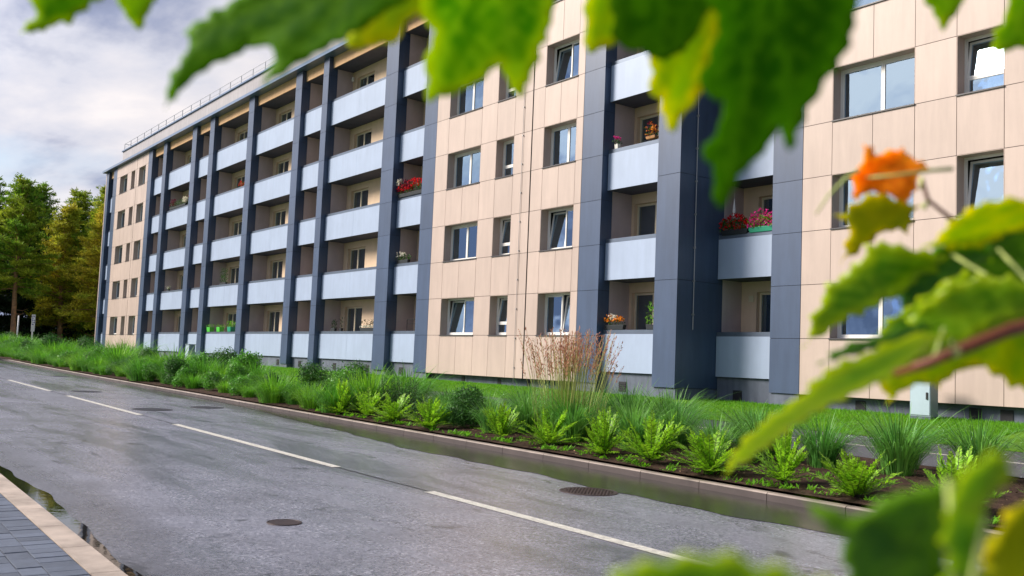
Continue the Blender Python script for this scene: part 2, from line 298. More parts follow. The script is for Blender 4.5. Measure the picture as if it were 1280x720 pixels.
# planting bed, path, lawn
bx = [-118+1.0*i for i in range(132)]
def bedz(x, y): return ground(x, y) + 0.02*math.sin(x*3.1+y*5)*math.sin(y*4.0-x*1.7)
sheet('planting_bed', M['soil'], bx, [lambda x: kerb_y(x)+0.13] + [-10.3+0.4*i for i in range(9)] + [-6.72], lambda x, y: bedz(x, y) if y > kerb_y(x)+0.2 else ground(x, y))
sheet('path', M['path'], bx, [-6.71, -4.6, -2.31], lambda x, y: ground(x, -4.0)+0.004)
sheet('path_marking', M['paint'], bx, [-4.65, -4.55], lambda x, y: ground(x, -4.0)+0.008)
sheet('lawn', M['lawn'], bx, [-2.30, -2.0, -1.6, -1.2, -0.8, -0.4, 0.0, 0.5, 1.0, 1.6], lambda x, y: ground(x, y)+0.012)
sheet('meadow', M['lawn'], [-500, -300, -200, -150, -130, -118.2], [kerb_y, -6, 0, 8, 30, 80, 200], lambda x, y: ground(-118, -7)+0.02*0)
sheet('rear_lawn', M['lawn'], [-118, -112, -105, -98, -92, -85.4], [1.62, 4, 8, 14, 24, 60], lambda x, y: ground(x, 1.6)+0.012)
# kerbs: individual stones joined as the kerb line
def kerb_line(name, yf, wdt, x0, x1, step, h, m, side, top=None):
    b = MB(); x = x0
    while x < x1:
        xa, xb = x+0.004, x+step-0.004; za, zb = road_z(xa), road_z(xb); ya, yb = yf(xa), yf(xb); i = len(b.v); c = 0.015
        def ring(xx, y, z):
            return [(xx, y, z-0.08), (xx, y, z+h-c), (xx, y+side*c, z+h), (xx, y+side*(wdt-0.004), z+h), (xx, y+side*wdt, z-0.08)]
        b.v += ring(xa, ya, za) + ring(xb, yb, zb)
        for j in range(4): b.f.append((i+j, i+j+1, i+j+6, i+j+5))
        b.f.append((i+4, i+3, i+2, i+1, i)); b.f.append((i+5, i+6, i+7, i+8, i+9)); x += step
    o = b.build(name, m); o['kind'] = 'structure'
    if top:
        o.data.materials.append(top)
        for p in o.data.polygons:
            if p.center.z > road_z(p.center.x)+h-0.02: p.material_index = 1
    return o
kerb_line('far_kerb', kerb_y, 0.12, -118, 12, 1.0, 0.092, M['kerb_dark'], 1, mat('kerb_top_sky_sheen', (0.27, 0.22, 0.19), 0.6, 0.4, var=0.3, vscale=3, bump=0.3, bscale=120, island=0.08))  # lighter top colour paints the sky's sheen; the face is dark wet concrete
kerb_line('near_kerb', lkerb_y, 0.19, -90, 8, 0.8, 0.10, M['kerb'], -1)
# block paving
pb = MB(); rr = random.Random(3); y = 0.0; k = 0
while y < 3.2:
    wr = [0.20, 0.14, 0.20, 0.27][k % 4] if k else 0.20; x = -24.0 - rr.random()*0.2
    while x < 4:
        L = rr.choice([0.14, 0.20, 0.20, 0.27]) if k else 0.14
        yt = lkerb_y(x) - 0.195 - y; zt = road_z(x)+0.098+rr.uniform(-0.0015, 0.0015); g = 0.0030
        i = len(pb.v); c = 0.0008
        z2 = road_z(x+L)+0.098; 
        pb.v += [(x+g, yt-g, zt-c), (x+L-g, yt-g, zt-c), (x+L-g, yt-wr+g, zt-c), (x+g, yt-wr+g, zt-c), (x+g+c, yt-g-c, zt), (x+L-g-c, yt-g-c, zt), (x+L-g-c, yt-wr+g+c, zt), (x+g+c, yt-wr+g+c, zt), (x+g, yt-g, zt-0.04), (x+L-g, yt-g, zt-0.04), (x+L-g, yt-wr+g, zt-0.04), (x+g, yt-wr+g, zt-0.04)]
        pb.f += [(i+7, i+6, i+5, i+4)] + [(i+a, i+(a+1) % 4, i+4+(a+1) % 4, i+4+a)[::-1] for a in range(4)] + [(i+8+a, i+8+(a+1) % 4, i+(a+1) % 4, i+a)[::-1] for a in range(4)]
        x += L
    y += wr; k += 1
o = pb.build('pavement', M['paver']); o['kind'] = 'structure'
sheet('pavement_base', M['joint'], [-24, -16, -8, 0, 4], [lambda x: lkerb_y(x)-0.19, lambda x: lkerb_y(x)-3.4], lambda x, y: road_z(x)+0.0925)
sheet('far_pavement', M['path'], [-118, -90, -60, -40, -24.3], [lambda x: lkerb_y(x)-0.19, lambda x: lkerb_y(x)-3.4], lambda x, y: road_z(x)+0.09)
sheet('verge', M['lawn'], [-118, -60, -20, 4, 20], [-60, -40, -30, -22, lambda x: lkerb_y(x)-3.41], lambda x, y: road_z(x)+0.07)
# road paint, seam, water
mb = MB(); x = -8.8
sm = MB()
for k in range(-14, 2):
    a = -8.8+8.65*k; n = 6
    for q in range(n):
        xa = a+6.45*q/n; xb = a+6.45*(q+1)/n
        mb.quad((xa, -14.12, road_z(xa)+0.004), (xb, -14.12, road_z(xb)+0.004), (xb, -13.99, road_z(xb)+0.004), (xa, -13.99, road_z(xa)+0.004))
    n = 10; pv = None; rs = random.Random(k+40)
    for q in range(n+1):
        xa = a+6.5+2.1*q/n; ya = -14.05+rs.uniform(-0.012, 0.012); wd = rs.uniform(0.008, 0.02)
        if pv: sm.quad((pv[0], pv[1]-pv[2], road_z(pv[0])+0.0035), (xa, ya-wd, road_z(xa)+0.0035), (xa, ya+wd, road_z(xa)+0.0035), (pv[0], pv[1]+pv[2], road_z(pv[0])+0.0035))
        pv = (xa, ya, wd)
mb.build('road_marking', M['paint'])['kind'] = 'structure'; sm.build('road_seam', M['seam'])['kind'] = 'structure'
def puddle(name, xs, ya, yb, seed):
    b = MB(); rs = random.Random(seed)
    for x in xs: b.v += [(x, ya(x), road_z(x)+0.005), (x, yb(x), road_z(x)+0.005)]
    for i in range(len(xs)-1): q = 2*i; b.f.append((q, q+2, q+3, q+1))
    o = b.build(name, M['water' if name == 'near_puddle' else 'film']); o['kind'] = 'structure'; return o
def wob(x, s): return math.sin(x*2.3+s)*0.5+math.sin(x*5.9+2*s)*0.3+math.sin(x*13.1+s*3)*0.2
puddle('near_puddle', [-16+0.05*i for i in range(240)], lambda x: lkerb_y(x)+0.001, lambda x: lkerb_y(x)+0.03+max(0, 0.20*math.sin(max(0, min(1, (x+16)/12))*math.pi)**0.6 * (1+0.30*wob(x*0.55, 1.0))), 1)
puddle('far_puddle', [-30+0.1*i for i in range(300)], lambda x: kerb_y(x)-(0.08+(1.12*sstep(-26, -10, x))*(1+0.12*wob(x*0.5, 4.0))), lambda x: kerb_y(x)-0.001, 2)
# ------------------------------------------------------------------ the apartment building
B = empty('apartment_building', (-50, 0, 0)); OFF = Vector((-50, 0, 0))
tag(B, 'long five storey apartment block clad in beige and blue grey panels with pale balconies', 'building')
def part(mbuf, name, m, parent=None, **k):
    mbuf.v = [(p[0]+50, p[1], p[2]) for p in mbuf.v]; return mbuf.build(name, m, parent or B, **k)
ZB = [0.35] + [1.8+1.4*i for i in range(10)] + [15.30]
S3 = 1.405
def cladding(xs, wins, Y, ztop=15.3):
    """xs: joint positions; wins: index pairs of columns that hold a window, rows 1,3,5,7,9 are window rows"""
    p = MB(); b = MB(); zs = [z for z in ZB if z < ztop-0.1]+[ztop]
    wx = [(a, c) for a, c in wins]
    edges = sorted(set([xs[0], xs[-1]] + [e for w_ in wx for e in w_]))
    for r in range(len(zs)-1):
        z0, z1 = zs[r], zs[r+1]; winrow = (r % 2 == 1) and r < 11
        cols = edges if winrow else xs
        for a, c in zip(cols[:-1], cols[1:]):
            if winrow and any(abs(a-w_[0]) < 1e-4 for w_ in wx): continue
            g = 0.007; j = random.uniform(-0.0012, 0.0012)
            p.box(a+g, c-g, Y+j, Y+0.012+j, z0+g, z1-g)
            b.box(a, c, Y+0.03, Y+0.34, z0, z1)
    part(b, 'wall_core', M['joint']); part(p, 'facade_cladding', M['beige'])
def ring(b, x0, x1, y0, y1, z0, z1, t, tf=None):
    b.box(x0, x1, y0, y1, z0, z0+t, tf); b.box(x0, x1, y0, y1, z1-t, z1, tf); b.box(x0, x0+t, y0, y1, z0+t, z1-t, tf); b.box(x1-t, x1, y0, y1, z0+t, z1-t, tf)
def window(x0, x1, z0, z1, Y, kind='two', tilt=(), cur=('curtain', 'curtain'), split=0.5, fm='white'):
    """opening in the facade plane Y; frame sits 0.33 m behind it"""
    yf = Y+0.31; f = MB(); t = 0.055
    ring(f, x0+0.012, x1-0.012, yf, yf+0.07, z0+0.01, z1-0.012, t)
    W = part(f, 'window', M[fm])
    rv = MB(); e = 0.012
    rv.box(x0, x0+e, Y+0.002, yf+0.1, z0, z1); rv.box(x1-e, x1, Y+0.002, yf+0.1, z0, z1); rv.box(x0+e, x1-e, Y+0.002, yf+0.1, z1-e, z1)
    part(rv, 'reveal', M['beige_side'], W)
    s = MB(); s.box(x0-0.01, x1+0.01, Y-0.035, yf+0.02, z0-0.022, z0+0.012); part(s, 'sill', M['sill'], W)
    X0, X1 = x0+0.012+t, x1-0.012-t; Z0, Z1 = z0+0.01+t, z1-0.012-t
    if kind == 'two': xm = X0+(X1-X0)*split; cells = [(X0, xm, Z0, Z1), (xm, X1, Z0, Z1)]
    elif kind == 'vent': zm = Z0+(Z1-Z0)*0.30; cells = [(X0, X1, zm, Z1), (X0, X1, Z0, zm)]
    else: cells = [(X0, X1, Z0, Z1)]
    for q, (a, b_, c, d) in enumerate(cells):
        ang = math.radians(7.5) if q in tilt else 0.0; py = yf+0.012
        def tf(p, c=c, py=py, ang=ang):
            dy, dz = p[1]-py, p[2]-c; return (p[0], py+dy*math.cos(ang)+dz*math.sin(ang), c-dy*math.sin(ang)+dz*math.cos(ang))
        sb = MB(); ring(sb, a+0.003, b_-0.003, yf+0.012, yf+0.066, c+0.003, d-0.003, 0.05, tf); part(sb, 'sash', M[fm], W)
        gb = MB(); gb.box(a+0.05, b_-0.05, yf+0.036, yf+0.044, c+0.05, d-0.05, tf); part(gb, 'glass', M['glass'], W)
    cn = cur
    for q, cc in enumerate(cn[:2]):
        if not cc: continue
        wdt = (x1-x0)/max(1, len(cn)); cb = MB(); n = 14; xa = x0+q*wdt+0.02
        for i in range(n):
            u0 = xa+(wdt-0.04)*i/n; u1 = xa+(wdt-0.04)*(i+1)/n; ya = yf+0.30+0.025*(i % 2); yb = yf+0.30+0.025*((i+1) % 2)
            cb.quad((u0, ya, z0+0.02), (u1, yb, z0+0.02), (u1, yb, z1), (u0, ya, z1))
        part(cb, 'curtain', M[cc], W)
    return W
rw = random.Random(5)
def rcur(k=2):
    o = rw.choice([('curtain', 'curtain'), ('curtain_blue', 'curtain'), (None, 'curtain'), ('curtain', None), ('curtain', 'curtain'), ('curtain', 'curtain_blue')]); return o if k == 2 else (o[0],)
# middle beige bay
b2j = [-32.14, -31.24, -30.11, -28.98, -28.0, -26.92, -26.35, -25.92]
cladding(b2j, [(-31.24, -28.98), (-28.0, -26.92)], 0.0)
cladding([-25.87, -25.24, -24.39, -23.54, -23.21], [(-25.24, -23.54)], 0.0)
gp = MB().box(-25.92, -25.87, 0.03, 0.3, 0.35, 15.3); part(gp, 'expansion_joint', M['joint'])
for k in range(5):
    z0, z1 = 1.8+2.8*k, 3.2+2.8*k
    t1 = {0: (0,), 3: ()}.get(k, ()); t2 = {0: (0,), 1: (0,), 3: ()}.get(k, (0,) if k == 4 else ()); t3 = {0: (1,), 1: (0,), 3: (0,)}.get(k, ())
    c1 = {0: ('curtain_blue', 'curtain_blue'), 1: ('curtain_blue', None), 2: (None, 'curtain'), 3: ('curtain', 'curtain')}.get(k, ('curtain', None))
    c3 = {0: ('curtain_blue', 'curtain'), 1: ('curtain_blue', 'curtain'), 2: ('curtain', 'curtain'), 3: ('curtain', 'curtain')}.get(k, (None, 'curtain'))
    window(-31.24, -28.98, z0, z1, 0, 'two', t1, c1)
    window(-28.0, -26.92, z0, z1, 0, 'vent', t2, ('curtain_green',) if k == 1 else (rcur(1)))
    window(-25.24, -23.54, z0, z1, 0, 'two', t3, c3, split=0.55)
# far beige bay (mirrored plan of the middle one)
cladding([-81.41, -80.4, -79.3, -78.2, -77.1, -76.05, -75.62], [(-80.4, -78.2), (-77.1, -76.05)], 0.0)
cladding([-75.57, -75.0, -74.1, -73.25, -72.61], [(-75.0, -73.25)], 0.0)
part(MB().box(-75.62, -75.57, 0.03, 0.3, 0.35, 15.3), 'expansion_joint', M['joint'])
for k in range(5):
    z0, z1 = 1.8+2.8*k, 3.2+2.8*k
    window(-80.4, -78.2, z0, z1, 0, 'two', (), rcur()); window(-77.1, -76.05, z0, z1, 0, 'vent', (), rcur(1)); window(-75.0, -73.25, z0, z1, 0, 'two', (), rcur())
# near beige bay, stepped back
j3 = [-15.83, -14.94, -13.78, -12.66, -11.62, -10.53, -9.45, -8.4, -6.1, -5.0, -3.9, -1.6, -0.5]
w3 = [(-14.94, -12.66), (-11.62, -10.53), (-8.4, -6.1), (-3.9, -1.6)]
cladding(j3, w3, S3)
for k in range(5):
    z0, z1 = 1.8+2.8*k, 3.2+2.8*k
    window(-14.94, -12.66, z0, z1, S3, 'two', (), (None, None) if k in (0,) else (('curtain_blue', 'curtain') if k < 2 else (None, 'curtain')), split=0.54)
    window(-11.62, -10.53, z0, z1, S3, 'vent' if k != 1 else 'one', (0,), ('curtain_blue',) if k == 2 else (None,))
    window(-8.4, -6.1, z0, z1, S3, 'two', (), rcur()); window(-3.9, -1.6, z0, z1, S3, 'two', (), rcur())
# pillars
def pillar(x0, x1, y0, y1, levels=None, ztop=15.30):
    p = MB(); c = MB(); lv = levels or ([z for z in ZB if z < ztop-0.05]+[ztop]); g = 0.006
    c.box(x0+0.012, x1-0.012, y0+0.012, y1, lv[0]+0.002, ztop-0.002)
    for a, b_ in zip(lv[:-1], lv[1:]): p.box(x0, x1, y0, y1-0.01, a+g, b_-g)
    P_ = part(p, 'pillar', M['blue']); part(c, 'pillar_core', M['joint'], P_); return P_
PIL = [(-84.8, -84.05), (-82.5, -81.42), (-72.6, -71.65), (-68.95, -68.2), (-62.7, -61.85), (-59.3, -58.5), (-52.8, -52.0), (-46.3, -45.52), (-43.0, -42.4), (-36.5, -35.45), (-33.1, -32.15), (-23.2, -22.23)]
for i, (a, c) in enumerate(PIL): pillar(a, c, 0.0 - (0.04 if i in (9,) else 0), 0.47)
pillar(-19.80, -18.91, 0.0, S3+0.47, [0.35, 3.38, 6.40, 9.42, 12.44, 15.30])
pillar(-16.80, -15.84, S3, S3+0.47)
# loggias
pots = []
def loggia(xa, xb, Y, kind, off=0.45):
    back = Y+1.30; W_ = xb-xa
    for k in range(5):
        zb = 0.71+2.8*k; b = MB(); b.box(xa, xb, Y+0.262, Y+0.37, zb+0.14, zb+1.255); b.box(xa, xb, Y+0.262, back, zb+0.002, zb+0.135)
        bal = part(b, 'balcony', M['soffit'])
        p = MB(); n = 2 if W_ > 4 else 1; e = 0.004
        for q in range(n):
            p.box(xa+0.012+(W_-0.024)*q/n+e, xa+0.012+(W_-0.024)*(q+1)/n-e, Y+0.235, Y+0.26, zb, zb+1.15)
        part(p, 'balcony_panel', M['panel'], bal)
        c = MB(); c.box(xa+0.004, xb-0.004, Y+0.285, Y+0.41, zb+1.256, zb+1.275); c.box(xa+0.004, xb-0.004, Y+0.255, Y+0.283, zb+1.158, zb+1.275); part(c, 'parapet_cap', M['cap'], bal)
        # back wall with its door
        zf = zb+0.136; zt = zb+2.8 if k < 4 else 14.75
        if kind == 'wide' : o0, o1 = xa+off, xa+off+1.77
        elif kind == 'near': o0, o1 = xa+0.12, xa+1.75
        elif kind == 'right': o0, o1 = xa+0.56, xa+2.0
        else: o0 = None
        wl = MB()
        if o0 is None: wl.box(xa, xb, back, back+0.2, zf, zt)
        else:
            zh = 3.2+2.8*k-(0.15 if k == 4 and False else 0)
            wl.box(xa, o0, back, back+0.2, zf, zt); wl.box(o1, xb, back, back+0.2, zf, zt); wl.box(o0, o1, back, back+0.2, zh, zt)
        Wl = part(wl, 'loggia_wall', M['plaster_back'])
        if o0 is not None:
            d = MB(); yf = back+0.13; xm = o0+(o1-o0)*(0.45 if kind != 'near' else 0.52)
            ring(d, o0+0.005, o1-0.005, yf, yf+0.07, zf+0.02, zh-0.005, 0.07); d.box(xm-0.05, xm+0.05, yf+0.003, yf+0.066, zf+0.09, zh-0.075)
            D_ = part(d, 'balcony_door', M['cream'])
            gl = MB(); gl.box(o0+0.075, xm-0.05, yf+0.03, yf+0.036, zf+0.09, zh-0.075); gl.box(xm+0.05, o1-0.075, yf+0.03, yf+0.036, zf+0.09, zh-0.075); part(gl, 'glass', M['glass'], D_)
            cc = rw.choice(['curtain', 'curtain_dark', 'curtain_blue', None, 'curtain', None, 'curtain_green' if kind == 'wide' else 'curtain'])
            if cc:
                cb = MB(); ca, ce = (o0+0.03, xm) if rw.random() < 0.5 else (xm, o1-0.03)
                for i in range(10):
                    u0 = ca+(ce-ca)*i/10; u1 = ca+(ce-ca)*(i+1)/10; ya = yf+0.14+0.03*(i % 2); yb = yf+0.14+0.03*((i+1) % 2); cb.quad((u0, ya, zf), (u1, yb, zf), (u1, yb, zh), (u0, ya, zh))
                part(cb, 'curtain', M[cc], D_)
        # side walls
        sw = MB(); sw.box(xa-0.2, xa+0.004, Y+0.471, back+0.35, zb+0.136, zt-0.002); part(sw, 'loggia_side_wall', M['plaster'])
    # top soffit and lintel
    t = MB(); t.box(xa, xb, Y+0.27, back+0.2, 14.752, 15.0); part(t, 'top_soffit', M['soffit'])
    l = MB(); l.box(xa, xb, Y+0.22, Y+0.265, 14.75, 15.30); part(l, 'lintel', M['tan'])
    pl = MB(); pl.box(xa+0.002, xb-0.002, Y+0.33, Y+0.5, -0.6, 0.848-0.15); P_ = part(pl, 'plinth', M['plinth'])
    v = MB(); vx = [xa+W_*0.28, xa+W_*0.82] if W_ > 4 else [xa+W_*0.36]
    for q in vx:
        g0 = ground(q, 0)
        v_ = MB(); v_.box(q-0.16, q+0.16, Y+0.318, Y+0.34, g0+0.10, g0+0.40)
        for e in range(4): v_.box(q-0.15, q+0.15, Y+0.306, Y+0.3175, g0+0.13+e*0.065, g0+0.15+e*0.065)
        part(v_, 'vent', M['vent'], P_)
bays = [(-84.05, -82.5, 'n'), (-71.65, -68.95, 'n'), (-68.2, -62.7, 'wide'), (-61.85, -59.3, 'n'), (-58.5, -52.8, 'wide'), (-52.0, -46.3, 'wide'), (-45.52, -43.0, 'n'), (-42.4, -36.5, 'wide'), (-35.45, -33.1, 'n'), (-22.23, -19.8, 'near')]
for a, c, kd in bays: loggia(a, c, 0.0, kd)
loggia(-18.91, -16.80, S3, 'right')
# plinth under cladding and pillars
for a, c in PIL: part(MB().box(a+0.03, c-0.03, 0.05, 0.6, -0.6, 0.345), 'pillar_base', M['plinth'])
part(MB().box(-19.77, -18.94, 0.06, S3+0.6, -0.6, 0.345), 'pillar_base', M['plinth']); part(MB().box(-16.77, -15.87, S3+0.05, S3+0.6, -0.6, 0.345), 'pillar_base', M['plinth'])
for a, c, yy in ((-32.16, -23.19, 0), (-81.43, -72.6, 0), (-15.84, 0.4, S3)): part(MB().box(a, c, yy+0.28, yy+0.6, -0.6, 0.40), 'plinth', M['plinth'])
for q in (-31.9, -29.9, -27.6, -25.9, -24.0): part(MB().box(q-0.1, q+0.1, 0.262, 0.285, -0.05, 0.30), 'plinth_opening', M['vent'])
for q in (-14.2, -11.3, -10.6, -7.0, -3.0): part(MB().box(q-0.14, q+0.14, S3+0.262, S3+0.285, -0.05, 0.28), 'plinth_opening', M['vent'])
# shell behind, roof
sh = MB(); sh.box(-84.8, -18.92, 2.6, 13.5, -0.6, 15.25); sh.box(-18.92, -0.2, 2.6+S3, 13.5+S3, -0.6, 15.25)
sh.box(-84.79, -84.4, 0.48, 2.6, -0.6, 15.25); sh.box(-0.49, -0.2, S3+0.35, 2.6+S3, -0.6, 15.25)
part(sh, 'building_core', M['room'])
ew = MB(); ew.box(-85.0, -84.81, 0.0, 13.5, 0.35, 15.3); ew.box(-0.19, 0.0, S3, 13.5+S3, 0.35, 15.3); ew.box(-85.0, -18.9, 13.51, 13.6, 0.35, 15.3); part(ew, 'end_wall', M['beige'])
rf = MB(); rf.box(-85.15, -18.70, -0.30, 13.8, 15.302, 15.47); rf.box(-18.70, 0.2, S3-0.30, 13.8+S3, 15.302, 15.47); part(rf, 'roof', M['fascia'])
uw = MB(); uw.box(-83.8, -19.5, 0.9, 12.5, 15.472, 17.10); part(uw, 'upper_wall', M['upper'])
uc = MB(); uc.box(-83.9, -19.4, 0.80, 12.6, 17.102, 17.19); part(uc, 'upper_wall_cap', M['fascia'])
rl = MB(); x = -83.6
while x < -19.6: rl.box(x-0.02, x+0.02, 0.93, 0.97, 17.192, 17.74); x += 1.9
rl.box(-83.6, -19.6, 0.935, 0.965, 17.741, 17.775); rl.box(-83.6, -19.6, 0.94, 0.96, 17.45, 17.472)
for yy in (3.0, 6.0, 9.0, 12.0): rl.box(-83.62, -83.58, yy-0.02, yy+0.02, 17.192, 17.74)
rl.box(-83.615, -83.585, 0.97, 12.0, 17.742, 17.774); part(rl, 'roof_railing', M['steel'])
vb = MB()
part(vb.box(-84.2, -83.5, 2.2, 2.9, 15.48, 17.30), 'roof_vent_stack', M['steel'])
# lightning conductors with clamps
def rod(x, y, z0, z1):
    b = MB(); b.tube([(x, y, z0), (x, y, z1)], 0.008, 6); z = z0+0.5
    while z < z1: b.box(x-0.018, x+0.018, y-0.018, y+0.03, z-0.02, z+0.02); z += 1.0
    part(b, 'lightning_conductor', M['steel'])
rod(-26.38, -0.03, 0.2, 15.2); 
b = MB(); b.tube([(-18.86, 0.62, 2.0), (-18.86, 0.62, 15.2)], 0.014, 6)
for q in range(14): b.box(-18.905, -18.835, 0.60, 0.64, 2.4+q*0.95, 2.45+q*0.95)
part(b, 'lightning_conductor', M['steel'])
# small wall fittings inside loggias
for k in (0, 2):
    b = MB(); b.box(-18.62, -18.44, S3+1.27, S3+1.298, 2.92+2.8*k, 3.1+2.8*k); part(b, 'wall_fitting', M['cream'])
for zz in (14.35,): part(MB().tube([(-42.2, 1.2, zz-0.1), (-42.2, 1.2, zz+0.1)], 0.07, 8), 'wall_lamp', M['white'])

# ------------------------------------------------------------------ plants
def strip(b, pts, wds, side):
    i = len(b.v)
    for p, wd in zip(pts, wds): b.v.append(tuple(p - side*wd)); b.v.append(tuple(p + side*wd))
    for k in range(len(pts)-1): b.f.append((i+2*k, i+2*k+1, i+2*k+3, i+2*k+2))
def grass_mesh(seed, n, h, spread, wd, up=0.0, rad=0.12):
    r = random.Random(seed); b = MB()
    for _ in range(n):
        a = r.uniform(0, 2*math.pi); d = Vector((math.cos(a), math.sin(a), 0)); s = Vector((-d.y, d.x, 0)); L = h*r.uniform(0.55, 1.15)
        lean = r.uniform(0.05, 1.0)**1.2*spread; p0 = d*r.uniform(0, rad); k = 5; pts = []; ws = []
        droop = r.uniform(0.15, 0.75)*(1-up)
        tw = r.uniform(-0.5, 0.5); s2 = (s*math.cos(tw)+Vector((0, 0, 1))*math.sin(tw)*0.6)
        for q in range(k+1):
            t = q/k; pts.append(p0 + d*(lean*L*(t**1.4)) + Vector((0, 0, L*(t - droop*t**3)))); ws.append(wd*(0.5+0.6*t if t < 0.3 else (1-t)**0.7+0.04)*r.uniform(0.8, 1.1))
        strip(b, pts, ws, s2)
    return b
def fern_mesh(seed, n=46, h=0.64):
    r = random.Random(seed); b = MB(); st = MB()
    for q in range(n):
        a = r.uniform(0, 2*math.pi); el = r.uniform(0.12, 1.40); L = h*r.uniform(0.6, 1.08)*(0.72+0.28*math.sin(el)); d = Vector((math.cos(a)*math.cos(el), math.sin(a)*math.cos(el), math.sin(el)))
        s = Vector((-math.sin(a), math.cos(a), 0)); nrm = d.cross(s).normalized(); pts = []
        for k in range(7): t = k/6; pts.append(Vector((0, 0, 0.02)) + d*L*t + Vector((0, 0, 0.10*L*t*(1-t)*2)))
        st.tube(pts, [0.0035*(1-0.8*k/6) for k in range(7)], 4)
        m = int(L/0.017)
        for k in range(m):
            t = 0.12+0.88*k/m; f = t*6; i0 = min(5, int(f)); p = pts[i0].lerp(pts[i0+1], f-i0)
            for sg in (-1, 1):
                ln = (0.050 if t < 0.7 else 0.050*(1.05-t)/0.3)*r.uniform(0.7, 1.25)+0.008; wl = ln*0.20
                ld = (s*sg*1.0 + d*r.uniform(0.7, 1.3) + nrm*r.uniform(-0.4, 0.5)).normalized(); lw = ld.cross(nrm).normalized()
                i = len(b.v); b.v += [tuple(p), tuple(p+ld*ln*0.5+lw*wl), tuple(p+ld*ln), tuple(p+ld*ln*0.5-lw*wl)]; b.f.append((i, i+1, i+2, i+3))
    return b, st
def bush_mesh(seed, rx, rzz, n, lf):
    r = random.Random(seed); b = MB(); lobes = [(Vector((r.uniform(-.5, .5)*rx, r.uniform(-.5, .5)*rx, rzz*r.uniform(0.35, 1.1))), r.uniform(0.35, 0.6)*rx) for _ in range(9)]
    for _ in range(n):
        c, R_ = r.choice(lobes); d = Vector((r.gauss(0, 1), r.gauss(0, 1), r.gauss(0, 1))).normalized(); p = c+d*R_*r.uniform(0.5, 1.08)
        if p.z < 0.02: continue
        u = Vector((r.gauss(0, 1), r.gauss(0, 1), r.gauss(0, 1))).normalized(); v = u.cross(d)
        if v.length < 0.01: continue
        v.normalize(); l = lf*r.uniform(0.6, 1.3); i = len(b.v); b.v += [tuple(p), tuple(p+u*l*0.5+v*l*0.22), tuple(p+u*l), tuple(p+u*l*0.5-v*l*0.22)]; b.f.append((i, i+1, i+2, i+3))
    return b
def upright_mesh(seed, n, h):
    r = random.Random(seed); b = MB(); st = MB()
    for q in range(n):
        x, y = r.uniform(-.22, .22), r.uniform(-.22, .22); L = h*r.uniform(0.6, 1.1); lx, ly = x*0.5, y*0.5; st.tube([(x, y, 0), (x+lx*0.4, y+ly*0.4, L*0.5), (x+lx, y+ly, L)], [0.005, 0.004, 0.002], 4); m = int(L/0.028)
        for k in range(m):
            t = 0.15+0.85*k/m; p = Vector((x+lx*t, y+ly*t, L*t)); a = k*2.4+q; d = Vector((math.cos(a), math.sin(a), 0.75)).normalized(); s = Vector((-math.sin(a), math.cos(a), 0)); ln = 0.085*(1.15-0.6*t)
            i = len(b.v); b.v += [tuple(p), tuple(p+d*ln*0.5+s*ln*0.2), tuple(p+d*ln), tuple(p+d*ln*0.5-s*ln*0.2)]; b.f.append((i, i+1, i+2, i+3))
    return b, st
SRC = {}
def place(key, x, y, sc, rzr, label, cat, group):
    src, used = SRC[key]
    o = src if not used else copy_tree(src); SRC[key][1] = True
    o.location = (x, y, bedz(x, y)-0.01 if y > -6.72 - 9 and y < -6.7 else ground(x, y)); o.rotation_euler = (0, 0, rzr); o.scale = (sc, sc, sc) if not hasattr(sc, '__len__') else sc
    return tag(o, label, cat, group)
for i in range(4):
    SRC['g%d' % i] = [grass_mesh(20+i, 480, 0.92, 0.90, 0.0100, rad=0.18).build('grass_clump', M['blade_cool']), False]
    SRC['h%d' % i] = [grass_mesh(30+i, 620, 1.12, 0.95, 0.0115, up=0.0, rad=0.36).build('grass_clump', M['blade'] if i % 2 else M['blade_deep']), False]
for i in range(3):
    b, st = fern_mesh(50+i); t = empty('fern_shrub'); b.build('foliage', M['fern'], t); st.build('stem', M['bark_dark'], t); SRC['f%d' % i] = [t, False]
SRC['b0'] = [bush_mesh(60, 0.50, 0.62, 5200, 0.055).build('round_bush', M['bush']), False]
SRC['b2'] = [bush_mesh(63, 0.50, 0.55, 4200, 0.055).build('leafy_bush', M['bush']), False]
SRC['b1'] = [bush_mesh(61, 0.45, 0.55, 3600, 0.06).build('leafy_bush', M['blade_deep']), False]
b, st = upright_mesh(70, 26, 0.72); t = empty('upright_perennial'); b.build('foliage', M['bush'], t); st.build('stem', M['bark_dark'], t); SRC['u0'] = [t, False]
rp = random.Random(9)
ORD = ['first', 'second', 'third', 'fourth', 'fifth', 'sixth', 'seventh', 'eighth', 'ninth', 'tenth', 'eleventh', 'twelfth', 'thirteenth', 'fourteenth', 'fifteenth', 'sixteenth']
